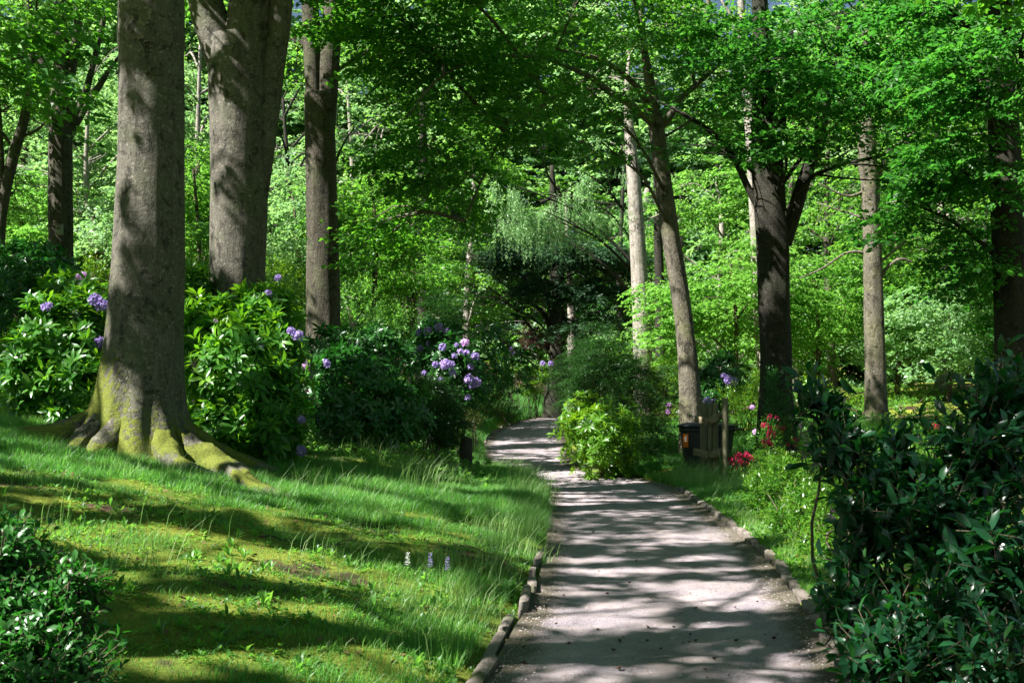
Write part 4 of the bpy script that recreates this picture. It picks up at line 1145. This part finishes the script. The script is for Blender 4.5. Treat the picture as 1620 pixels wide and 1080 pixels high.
rg = np.random.RandomState(21)
gb = MB()
n = 640000
Y = 4.4 + 26.4 * rg.rand(n) ** 1.25
X = XL(Y) + .03 - (8.6 * rg.rand(n) ** 1.0)
Zg = H(X, Y)
px, py = px_of(X, Y, Zg)
lu = LUSH(X, Y, Zg)
ok = (rg.rand(n) < lu) & (px > -40) & (py < 1110) & ((XL(Y) - X > .15) | (Y > 12.5) | (snoise(np.stack([Y, Y], -1), .9, 1) > .4))
X, Y, lu, Zg = X[ok], Y[ok], lu[ok], Zg[ok]
cl = (snoise(np.stack([X, Y], -1), .6, 5) + 1) / 2
hh = (.045 + .075 * lu ** 2) * (.7 + .6 * np.clip(cl, 0, 1)) * (1 + .6 * sstep(1.1, .2, XL(Y) - X))
grass(gb, X, Y, hh, .0045, rg, .5, Zg, cl)
# verge right of the path and the sunny grass beyond the bin and at the bend
for (x0, x1, y0, y1, nn, h) in ((2.6, 5.2, 15, 25, 26000, .16), (3.0, 9.5, 24, 36, 60000, .22), (2.2, 6.0, 6, 15, 14000, .10), (-3.6, 1.6, 30, 46, 60000, .28), (1.4, 3.5, 22.5, 27, 14000, .13), (-2.5, 3.2, 43, 56, 42000, .42)):
    Y = rg.uniform(y0, y1, nn); X = rg.uniform(x0, x1, nn)
    out = (X > XR(Y) + .06) | (X < XL(Y) - .06)
    X, Y = X[out], Y[out]
    k = snoise(np.stack([X, Y], -1), .7, 4) > -.45
    grass(gb, X[k], Y[k], h, .005 + .003 * (y0 > 20), rg, .5)
o = gb.build('grass', LM['grass'])
tag(o, 'fine green lawn grass and the rough grass along the path', 'grass', kind='stuff')

# moss cushions: very short pile over the open ground
mo = MB()
nm = 420000
Y = 4.2 + 12.8 * rg.rand(nm) ** 1.5; X = XL(Y) - .02 - 6.5 * rg.rand(nm)
Zm = H(X, Y)
k = (rg.rand(nm) < .25 + .75 * sstep(-.3, .4, snoise(np.stack([X, Y], -1), .35, 3))) & (snoise(np.stack([X, Y], -1) * [.5, 1.5], 1.1, 6) < .55)
X, Y, Zm = X[k], Y[k], Zm[k]
grass(mo, X, Y, .018 + .014 * np.clip(snoise(np.stack([X, Y], -1), .2, 7), 0, 1), .0045, rg, .9, Zm)
LM['moss'] = leafmat('moss_pile', (.11, .18, .018), (.29, .34, .05), (.45, .42, .12), tr=(.25, .42, .05), rough=.7, spec=.1, tfac=.3)
tag(mo.build('moss', LM['moss']), 'yellow green moss carpet over the open parts of the lawn', 'moss', kind='stuff')

# tall seeding grasses, in tufts
tg = MB()
def tufts(cx, cy, n, hgt, spread, w=.005):
    X = cx + rg.normal(0, spread, n); Y = cy + rg.normal(0, spread, n)
    grass(tg, X, Y, hgt, w, rg, .45, clump=.3, wind=(.12, 0))
for k in range(70):       # along the left edge of the path
    Y0 = rg.uniform(11, 25); tufts(XL(Y0) - rg.uniform(.05, .45), Y0, 34, rg.uniform(.16, .36), .10)
for k in range(60):       # loose tall grasses between lawn and kerb
    Y0 = rg.uniform(6.5, 13); tufts(XL(Y0) - rg.uniform(.22, .9), Y0, 14, rg.uniform(.14, .34), .09, .004)
for k in range(34):       # where the lawn hides the bend
    Y0 = rg.uniform(16, 23.5); tufts(XL(Y0) - rg.uniform(.0, .5), Y0, 40, rg.uniform(.25, .5), .13)
for k in range(46):       # at the feet of the shrubs
    Y0 = rg.uniform(15, 20); tufts(rg.uniform(-3.4, -.8), Y0, 36, rg.uniform(.2, .5), .16)
for k in range(60):       # scattered over the lawn
    Y0 = rg.uniform(7, 15); tufts(XL(Y0) - rg.uniform(.3, 4.5), Y0, 12, rg.uniform(.15, .38), .12, .004)
for k in range(40):       # at the timber screen and the right verge
    Y0 = rg.uniform(17.5, 23); tufts(rg.uniform(3.05, 4.6), Y0, 60, rg.uniform(.25, .55), .16)
for k in range(75):
    Y0 = rg.uniform(6.4, 19) ; tufts(XR(Y0) + rg.uniform(.10, .45), Y0, 22, rg.uniform(.08, .26), .06)
o = tg.build('tall_grass', LM['drygrass'])
tag(o, 'tall pale seeding grass in tufts on the lawn and verges', 'grass', kind='stuff')

# broad leaved weeds of the lawn: ground cover
wb = MB()
nw = 2600
Y = 4.3 + 10 * rg.rand(nw) ** 1.6; X = XL(Y) - .05 - 4.6 * rg.rand(nw) ** 1.3
k = snoise(np.stack([X, Y], -1), .7, 9) > .0
X, Y = X[k], Y[k]
C = np.stack([X, Y, H(X, Y) + .01], -1)
hgt = rg.rand(len(X)) < .22 * (Y < 10)
C[:, 2] += 0
Ax = np.array([0, 0, 1.0]) + rg.normal(0, .2, C.shape)
whorls(wb, C[~hgt], Ax[~hgt], .05, .42, rg, 6, open_=1.05)
whorls(wb, C[hgt], Ax[hgt], .085, .30, rg, 6, open_=.55)
n5 = 12000
Y = 4.3 + 13 * rg.rand(n5) ** 1.3; X = XL(Y) - .05 - 5 * rg.rand(n5)
k = snoise(np.stack([X, Y], -1), .5, 2) > -.1
X, Y = X[k], Y[k]
whorls(wb, np.stack([X, Y, H(X, Y) + .015], -1), np.array([0, 0, 1.0]) + rg.normal(0, .3, (len(X), 3)), .028, .7, rg, 4, open_=1.25, hi=False)
# weeds along the right kerb and ivy ground cover in the beds
n6 = 3800
Y = 6.0 + 18 * rg.rand(n6); X = XR(Y) + .10 + 2.2 * rg.rand(n6) ** 1.7
whorls(wb, np.stack([X, Y, H(X, Y) + .03], -1), np.array([0, 0, 1.0]) + rg.normal(0, .3, (n6, 3)), .06, .45, rg, 5, open_=1.0, hi=False)
n7 = 9000
Y = rg.uniform(17, 45, n7); X = XL(Y) - .9 - 9 * rg.rand(n7)
k = snoise(np.stack([X, Y], -1), 1.2, 2) > -.2
X, Y = X[k], Y[k]
whorls(wb, np.stack([X, Y, H(X, Y) + .06 + .15 * rg.rand(len(X))], -1), np.array([0, 0, 1.0]) + rg.normal(0, .4, (len(X), 3)), .10, .45, rg, 5, open_=1.1, hi=False)
n8 = 9000
Y = rg.uniform(20, 45, n8); X = XR(Y) + .4 + 12 * rg.rand(n8)
k = snoise(np.stack([X, Y], -1), 1.2, 3) > .05
X, Y = X[k], Y[k]
whorls(wb, np.stack([X, Y, H(X, Y) + .05 + .2 * rg.rand(len(X))], -1), np.array([0, 0, 1.0]) + rg.normal(0, .4, (len(X), 3)), .10, .45, rg, 5, open_=1.1, hi=False)
o = wb.build('weeds', LM['mid'])
tag(o, 'broad leaved weeds and clover scattered over the mossy lawn', 'weeds', kind='stuff')

# brown leaf litter under the shrubs
lb = MB()
nl_ = 7000
Y = rg.uniform(6, 30, nl_); s_ = rg.rand(nl_) < .55
X = np.where(s_, XL(Y) - .1 - 7 * rg.rand(nl_), XR(Y) + .15 + 4 * rg.rand(nl_))
D = rg.normal(0, 1, (nl_, 3)) * [1, 1, .15]
leaf_quads(lb, np.stack([X, Y, H(X, Y) + .012], -1), D, np.array([0, 0, 1.]) + rg.normal(0, .35, (nl_, 3)), rg.uniform(.03, .06, nl_), rg.uniform(.015, .035, nl_), rg.rand(nl_), fold=.2)
nl_ = 2600
u_ = rg.rand(nl_); u_ = np.where(rg.rand(nl_) < .55, np.where(u_ < .5, u_ * .22, 1 - (1 - u_) * .22), u_)
Y = 5.5 + 14 * rg.rand(nl_) ** 1.3; X = XL(Y) + (XR(Y) - XL(Y)) * (.01 + .98 * u_)
leaf_quads(lb, np.stack([X, Y, ZP(Y) + .006 + .02 * (np.abs((X - XL(Y)) / (XR(Y) - XL(Y)) - .5) * 2) ** 6], -1), rg.normal(0, 1, (nl_, 3)) * [1, 1, .1], np.array([0, 0, 1.]) + rg.normal(0, .3, (nl_, 3)), rg.uniform(.008, .024, nl_), rg.uniform(.005, .012, nl_), rg.rand(nl_), fold=.2)
m, t, N, Lk = newmat('dead_leaf')
finish(t, ramp(t, attr(t, 'rnd'), [(0, (.06, .03, .015)), (1, (.22, .12, .06))]), .8)
tag(lb.build('leaf_litter', m), 'dry brown fallen leaves lying on the lawn and path', 'leaf litter', kind='stuff')
#PART5
# ------------------------------------------------------------------ kerbs
m, t, N, Lk = newmat('kerb_stone')
P_ = coords(t)
n1 = noise(t, 14, 6, .7, P_); n2 = noise(t, 60, 4, .7, P_)
oi = N('ShaderNodeObjectInfo').outputs['Random']
col = ramp(t, n1, [(.3, (.085, .075, .062)), (.7, (.22, .195, .17))])
col = mixc(t, mathn(t, 'MULTIPLY', oi, .5), col, (.30, .24, .21))
n3 = noise(t, 5, 4, .6, P_)
col = mixc(t, ramp(t, n3, [(.52, 0.), (.66, .7)]), col, (.07, .085, .02))
finish(t, col, .9, mathn(t, 'ADD', n1, n2), .7, .015, spec=.2)
M_KERB = m
def stone(sz_, seed):
    """A worn kerb block: a grid-subdivided box, rounded and knocked about."""
    rs = np.random.RandomState(seed)
    k = 5
    mb = MB()
    ax = np.linspace(-1, 1, k)
    for d in range(3):
        for sg in (-1, 1):
            A, B = np.meshgrid(ax, ax)
            v = np.zeros((k * k, 3)); v[:, d] = sg; v[:, (d + 1) % 3] = A.ravel(); v[:, (d + 2) % 3] = B.ravel() * sg
            i = np.arange(k - 1)[:, None] * k + np.arange(k - 1)[None]
            mb.add(v, np.stack([i, i + 1, i + k + 1, i + k], -1).reshape(-1, 4))
    V = np.concatenate(mb.v)
    q = np.sign(V) * np.abs(V) ** .9
    l = np.linalg.norm(V, axis=1, keepdims=True)
    V = V * (1 - .13 * (l - 1) / .73) 
    V = V + .10 * np.stack([snoise(V, 1.5, seed % 6), snoise(V + 5, 1.4, (seed + 1) % 6), snoise(V - 4, 1.4, (seed + 2) % 6)], -1) + .03 * snoise(V, .5, 2)[:, None]
    mb.v = [V * np.array(sz_) / 2]
    return mb
smesh = []
for k in range(8):
    o = stone((.235, .095, .28), k).build('kerb_stone', M_KERB, smooth=True)
    smesh.append(o.data); bpy.data.objects.remove(o)
lmesh = []
for k in range(4):
    o = stone((.78, .075, .22), 20 + k).build('kerb_slab', M_KERB, smooth=True)
    lmesh.append(o.data); bpy.data.objects.remove(o)
rk = np.random.RandomState(31)
ORD = lambda k: str(k) + ('th' if 10 < k % 100 < 14 else {1: 'st', 2: 'nd', 3: 'rd'}.get(k % 10, 'th'))
def edge_run(fx, y0, y1, step, meshes, name, label, cat, group, off, zoff, skip=0.0):
    Y = y0
    i = 0
    while Y < y1:
        x = float(fx(Y)); x2 = float(fx(Y + step * .8))
        ang = math.atan2(step * .8, x2 - x)
        if rk.rand() >= skip:
            o = bpy.data.objects.new(name, meshes[rk.randint(len(meshes))])
            COL.objects.link(o)
            o.location = (x + off + rk.normal(0, .014), Y, float(ZP(Y)) + zoff + rk.normal(0, .012))
            o.rotation_euler = (rk.normal(0, .07), rk.normal(0, .05), ang + rk.normal(0, .07))
            s = rk.uniform(.9, 1.08)
            o.scale = (s, rk.uniform(.85, 1.15), 1)
            tag(o, label + ', ' + ORD(i + 1) + ' from the near end', cat, group)
        Y += step * math.sin(ang)
        i += 1
edge_run(XR, 5.9, 19.6, .245, smesh, 'kerb_stone', 'small worn stone in the kerb right of the path', 'kerb stone', 'kerb stones along the right edge of the path', .06, -.065)
edge_run(XL, 5.6, 11.6, .80, lmesh, 'kerb_slab', 'long weathered slab between lawn and path', 'kerb slab', 'kerb slabs along the left edge of the path', -.05, -.035)
edge_run(XR, 24.6, 29, .26, smesh, 'kerb_stone', 'small kerb stone beside the sunlit rhododendron', 'kerb stone', 'far kerb stones by the sunlit rhododendron', .08, -.03, .25)
edge_run(XL, 26.5, 40, .82, lmesh, 'kerb_slab', 'mossy kerb slab left of the path beyond the post', 'kerb slab', 'far kerb slabs beyond the post', -.06, -.05)

# ------------------------------------------------------------------ wooden post, stake
M_POSTD = simplemat('old_post_wood', (.020, .015, .012), (.055, .042, .032), 12, .85, .6, (1, 1, .2), .02)
M_TIMBER = simplemat('weathered_timber', (.085, .085, .045), (.20, .18, .105), 14, .85, .6, (1, 1, .12), .012)
M_TIMBERH = simplemat('weathered_rail', (.12, .095, .055), (.27, .215, .13), 14, .85, .6, (.15, .15, 1), .012)
g = ground_at(737, 738)
p = at(737, 738, 20.5); p[2] = Hs(p[0], p[1])
hpost = .56
mb = MB()
pts = [(p[0], p[1], p[2] - .1), (p[0], p[1], p[2] + hpost * .5), (p[0] + .01, p[1], p[2] + hpost * .9), (p[0] + .01, p[1], p[2] + hpost)]
trunk_mesh(mb, pts, [.118, .115, .11, .095], 20, .05, (), 3, .035, n=16)
o = mb.build('wooden_post', M_POSTD, smooth=True)
tag(o, 'short thick dark wooden post with a rounded top, on the verge left of the path', 'post')
p = at(804, 622, 41); gz = Hs(p[0], p[1])
mb = MB(); box(mb, (p[0], p[1], gz + .2), (.06, .04, .5), .2, .9, (.0, .06), .006)
tag(mb.build('wooden_stake', M_TIMBER), 'thin grey stake standing in the far verge left of the path', 'stake')
p = ground_at(1083, 700); mb = MB(); trunk_mesh(mb, [(p[0] - .05, 22.3, Hs(p[0], 22.3) - .05), (p[0] + .03, 22.3, Hs(p[0], 22.3) + .16), (p[0] + .10, 22.3, Hs(p[0], 22.3) + .3)], [.10, .07, .04], 12, .3, (), 4, .08)
tag(mb.build('tree_stump', M_POSTD, smooth=True), 'small dark rotten stump leaning against the wheeled bin', 'stump')

# ------------------------------------------------------------------ wheeled bin and timber screen
YB = 23.0
pbn = at(1119, 740, YB)
gz = Hs(pbn[0], YB)
M_BIN = simplemat('bin_plastic', (.016, .018, .022), (.028, .031, .037), 30, .42, .05)
M_RUB = simplemat('rubber', (.01, .01, .01), (.025, .025, .025), 30, .8, .1)
M_OR = simplemat('orange_sticker', (.72, .14, .015), (.80, .20, .02), 20, .5, .02)
M_WH = simplemat('white_print', (.7, .7, .68), (.8, .8, .78), 20, .5, .02)
root = empty('wheeled_bin', (pbn[0], YB, gz), 'dark grey wheeled rubbish bin with an orange sticker behind the timber screen', 'wheeled bin')
BR = math.radians(-28)
BW, BD, BH = .98, .74, .86      # body width, depth, height
def rect_loft(mb, secs, b=.05):
    """Stack of rounded rectangles (w, d, z, yshift)."""
    rings = []
    for w, d, z, ysft in secs:
        X, Y_ = w / 2, d / 2
        rings.append([(-X + b, -Y_ + ysft, z), (X - b, -Y_ + ysft, z), (X, -Y_ + b + ysft, z), (X, Y_ - b + ysft, z), (X - b, Y_ + ysft, z), (-X + b, Y_ + ysft, z), (-X, Y_ - b + ysft, z), (-X, -Y_ + b + ysft, z)])
    v = np.array(rings).reshape(-1, 3)
    f = []
    for r in range(len(secs) - 1):
        for i in range(8):
            j = (i + 1) % 8
            f.append((r * 8 + i, r * 8 + j, r * 8 + 8 + j, r * 8 + 8 + i))
    for o_, fl in ((0, 1), ((len(secs) - 1) * 8, 0)):
        ids = [o_ + i for i in range(8)]
        qs = [(ids[7], ids[0], ids[1], ids[2]), (ids[7], ids[2], ids[3], ids[6]), (ids[6], ids[3], ids[4], ids[5])]
        f += [tuple(reversed(q)) for q in qs] if fl else qs
    mb.add(v, f)
mb = MB()
rect_loft(mb, [(BW * .80, BD * .78, .06, 0), (BW * .82, BD * .80, .12, 0), (BW * .95, BD * .95, BH - .10, 0), (BW * .95, BD * .95, BH - .09, 0), (BW * 1.0, BD * 1.0, BH - .085, 0), (BW * 1.0, BD * 1.0, BH, 0)])
b_ = mb.build('body', M_BIN, root); b_.rotation_euler.z = BR
mb = MB()
rect_loft(mb, [(BW * 1.06, BD * 1.06, BH + .004, 0), (BW * 1.08, BD * 1.08, BH + .03, 0), (BW * 1.04, BD * 1.04, BH + .055, 0), (BW * .8, BD * .7, BH + .10, 0)], .06)
lid = mb.build('lid', M_BIN, root); lid.rotation_euler.z = BR
mb = MB()
for zz in (-.3, .3):
    box(mb, (BW * .60, zz, BH - .03), (.16, .04, .05), 0, 1, (0, 0), .008)
tube(mb, [(BW * .66, -.34, BH - .03), (BW * .66, 0, BH - .03), (BW * .66, .34, BH - .03)], .022, 10)
hd = mb.build('handle', M_BIN, root, True); hd.rotation_euler.z = BR
for s in (-1, 1):
    mb = MB()
    th = np.linspace(0, 6.283, 25)[:-1]
    tube(mb, [(BW * .42, s * (BD * .40) - .03, .10), (BW * .42, s * (BD * .40), .10), (BW * .42, s * (BD * .40) + .03, .10)], .10, 20, cap=False)
    wh = mb.build('wheel', M_RUB, root, True); wh.rotation_euler.z = BR
mb = MB()
# sticker sits on the sloping front face that looks at the path
yo = -(BD * .475) - .012
box(mb, (-BW * .34, yo + .004, .60), (.115, .006, .27), 0, 1, (0.035, 0), .001)
st = mb.build('sticker', M_OR, root); st.rotation_euler.z = BR
mk = MB()
zc = .64
box(mk, (-BW * .34, yo - .0015, zc), (.045, .004, .05), .0, 1, (.035, 0), .001)
box(mk, (-BW * .34, yo - .0005, zc - .05), (.06, .004, .025), .0, 1, (.035, 0), .001)
box(mk, (-BW * .34 + .012, yo - .0025, zc + .045), (.03, .004, .02), .0, 1, (.035, .5), .001)
mk.build('printed_symbol', M_WH, st)

root = empty('timber_screen', (at(1124, 740, 21.6)[0], 21.6, Hs(at(1124, 740, 21.6)[0], 21.6)), 'weathered timber screen of round posts and short rails in front of the wheeled bin', 'timber screen')
rb = np.array(root.location)
def tpost(px, pyt, Y, w, half=True):
    p = at(px, 700, Y); gz = Hs(p[0], Y); top = at(px, pyt, Y)[2]
    mb = MB()
    r = w / 2 / F * Y
    pts = np.array([(p[0], Y, gz - .08), (p[0], Y, gz + .5), (p[0], Y, top - .03), (p[0], Y, top)]) - rb
    PR = spline(np.concatenate([pts, np.array([[r], [r], [r * .99], [r * .9]])], 1), 14)
    tube(mb, PR[:, :3], PR[:, 3], 16, lambda th, z, k: k * (1 + .03 * np.sin(th * 3 + z)))
    mb.build('post', M_TIMBER, root, True)
tpost(1113, 640, 21.9, 11)
tpost(1125, 641, 21.35, 10)
tpost(1132, 641, 21.25, 9)
tpost(1147, 633, 21.0, 10.5)
def rail(pa, pbb, h, dpt=.035):
    a = np.array(at(*pa)) - rb; b = np.array(at(*pbb)) - rb
    d = b - a; L = np.linalg.norm(d[:2])
    mb = MB()
    box(mb, (a + b) / 2, (L, dpt, h), math.atan2(d[1], d[0]), 1, (0, -math.atan2(d[2], L)), .006)
    mb.build('rail', M_TIMBERH, root)
rail((1100, 662, 21.75), (1120, 667, 21.15), .125)
rail((1121, 667, 21.12), (1137, 659, 21.05), .125)
rail((1098, 714, 21.75), (1121, 720, 21.12), .13)
rail((1122, 720, 21.09), (1139, 716, 20.95), .13)
rail((1128, 660, 21.1), (1152, 656, 21.2), .12)
rail((1128, 714, 21.1), (1150, 712, 21.2), .12)

# ------------------------------------------------------------------ nest box
root = empty('nest_box', at(94, 372, 29.62), 'small pale wooden nest box fixed to the trunk at the far left', 'nest box')
M_NB = simplemat('nest_wood', (.22, .20, .17), (.34, .31, .26), 20, .8, .3)
M_BK = simplemat('hole_shade', (.006, .006, .006), (.01, .01, .01), 20, .9, .1)  # near-black colour stands in for the shade inside the opening
mb = MB(); box(mb, (0, 0, .13), (.16, .14, .26), 0, 1, (0, 0), .004); mb.build('box_body', M_NB, root)
mb = MB(); box(mb, (0, -.015, .275), (.20, .20, .022), 0, 1, (.14, 0), .004); mb.build('roof', M_NB, root)
mb = MB(); tube(mb, [(0, -.070, .16), (0, -.0715, .16), (0, -.073, .16)], .028, 16); mb.build('entrance_hole', M_BK, root)

# ------------------------------------------------------------------ sticks on the lawn, beech husks on the path, flower spikes
def stick(pxs, label, r=.008, side=True):
    P = []
    for a, b in pxs:
        q = ground_at(a, b); q[2] = Hs(q[0], q[1]) + r * 1.5; P.append(q)
    P = spline(P, 18)
    P[:, 2] = H(P[:, 0], P[:, 1]) + r * 1.6 + .015 * np.abs(np.sin(np.linspace(0, 5, 18)))
    mb = MB(); tube(mb, P, np.linspace(r, r * .35, 18), 7, moss=0)
    if side:
        s = P[8]; tube(mb, spline([s, s + [.06, .10, .03], s + [.16, .16, .02]], 6), np.linspace(r * .6, .002, 6), 5, moss=0)
    tag(mb.build('stick', BK['stem'], smooth=True), label, 'stick')
stick([(470, 870), (515, 873), (548, 862), (560, 848)], 'dead brown stick on the moss in the middle of the lawn', .011)
stick([(410, 852), (440, 856), (455, 862)], 'short brown stick left of the longer one on the mossy lawn', .010, False)
stick([(55, 832), (75, 826), (96, 822), (94, 832)], 'curved grey twig on bare soil at the left of the lawn', .010)
stick([(728, 865), (760, 874), (790, 886)], 'thin fallen twig in the grass near the path edge', .009)
stick([(640, 718), (680, 722), (700, 730)], 'pale twig under the yew, left of the post', .012)

husk_me = None
rh = np.random.RandomState(3)
hs = [(836, 928), (1028, 932), (996, 933), (961, 951), (1031, 959), (892, 955), (946, 1011), (980, 1029), (1024, 1029), (1066, 1007), (1092, 1019), (1101, 1029), (1046, 1043), (1025, 1006), (828, 1041), (900, 1034), (880, 1002), (1165, 1030), (1198, 965), (1164, 974), (1225, 1024), (1101, 975), (1007, 897), (939, 850), (1116, 1076), (829, 1066), (970, 1044), (1130, 1058), (980, 1075), (1090, 1032)]
mb = MB()
for k in range(4):
    a = k * math.pi / 2
    U = np.array([math.cos(a), math.sin(a), 0])
    leaf_quads(mb, np.zeros((1, 3)), (U * .8 + [0, 0, .45])[None], np.array([[0, 0, 1.]]) * .5 - U[None] * .6, .022, .014, np.array([.5]), fold=-.3, hi=True)
for i in range(len(mb.a.get('rnd', []))): pass
tube(mb, [(0, 0, -.004), (0, 0, .004), (0, 0, .010)], [.006, .010, .006], 8)
M_HUSK = simplemat('beech_husk', (.04, .02, .012), (.11, .055, .03), 60, .8, .4)
o = mb.build('beech_husk', M_HUSK); husk_me = o.data; bpy.data.objects.remove(o)
for a, b in hs:
    q = ground_at(a, b)
    o = bpy.data.objects.new('beech_husk', husk_me); COL.objects.link(o)
    o.location = (q[0], q[1], float(ZP(q[1])) + .010)
    o.rotation_euler = (rh.uniform(-.6, .6), rh.uniform(-.6, .6), rh.rand() * 6)
    s = rh.uniform(.7, 1.2); o.scale = (s, s, s)
    tag(o, 'small dry brown beech husk lying on the gravel path', 'beech husk', 'beech husks on the path')

def spike(px, py_top, py_base, kind, label):
    q = ground_at(px, py_base); z0 = Hs(q[0], q[1])
    hgt = (py_base - py_top) / F * q[1]
    root = empty('bugle_plant', (q[0], q[1], z0), label, 'wild flower', 'flower spikes in the lawn')
    rs = np.random.RandomState(int(px))
    mb = MB(); tube(mb, [(0, 0, -.01), (.004, 0, hgt * .5), (0, 0, hgt)], [.004, .003, .002], 6, rnd=.5)
    whorls(mb, np.array([[0, 0, .02], [0, 0, hgt * .3]]), np.array([[0, 0, 1.], [0, 0, 1.]]), .05, .45, rs, 4, open_=1.2)
    mb.build('leafy_stem', LM['mid'], root)
    fb = MB()
    for k in range(7):
        z = hgt * (.45 + .08 * k)
        whorls(fb, np.array([[0, 0, z]]), np.array([[0, 0, 1.]]), .022 * (1 - k * .06), .7, rs, 6, open_=1.2)
    fb.build('blossom', PET[kind], root)
spike(645, 874, 912, 'white', 'small cream flower spike in the lawn, leftmost of the three')
spike(681, 874, 916, 'mauve', 'mauve flower spike in the lawn, between the cream and the paler mauve one')
spike(708, 880, 918, 'mauve', 'pale mauve flower spike in the lawn, nearest the path')
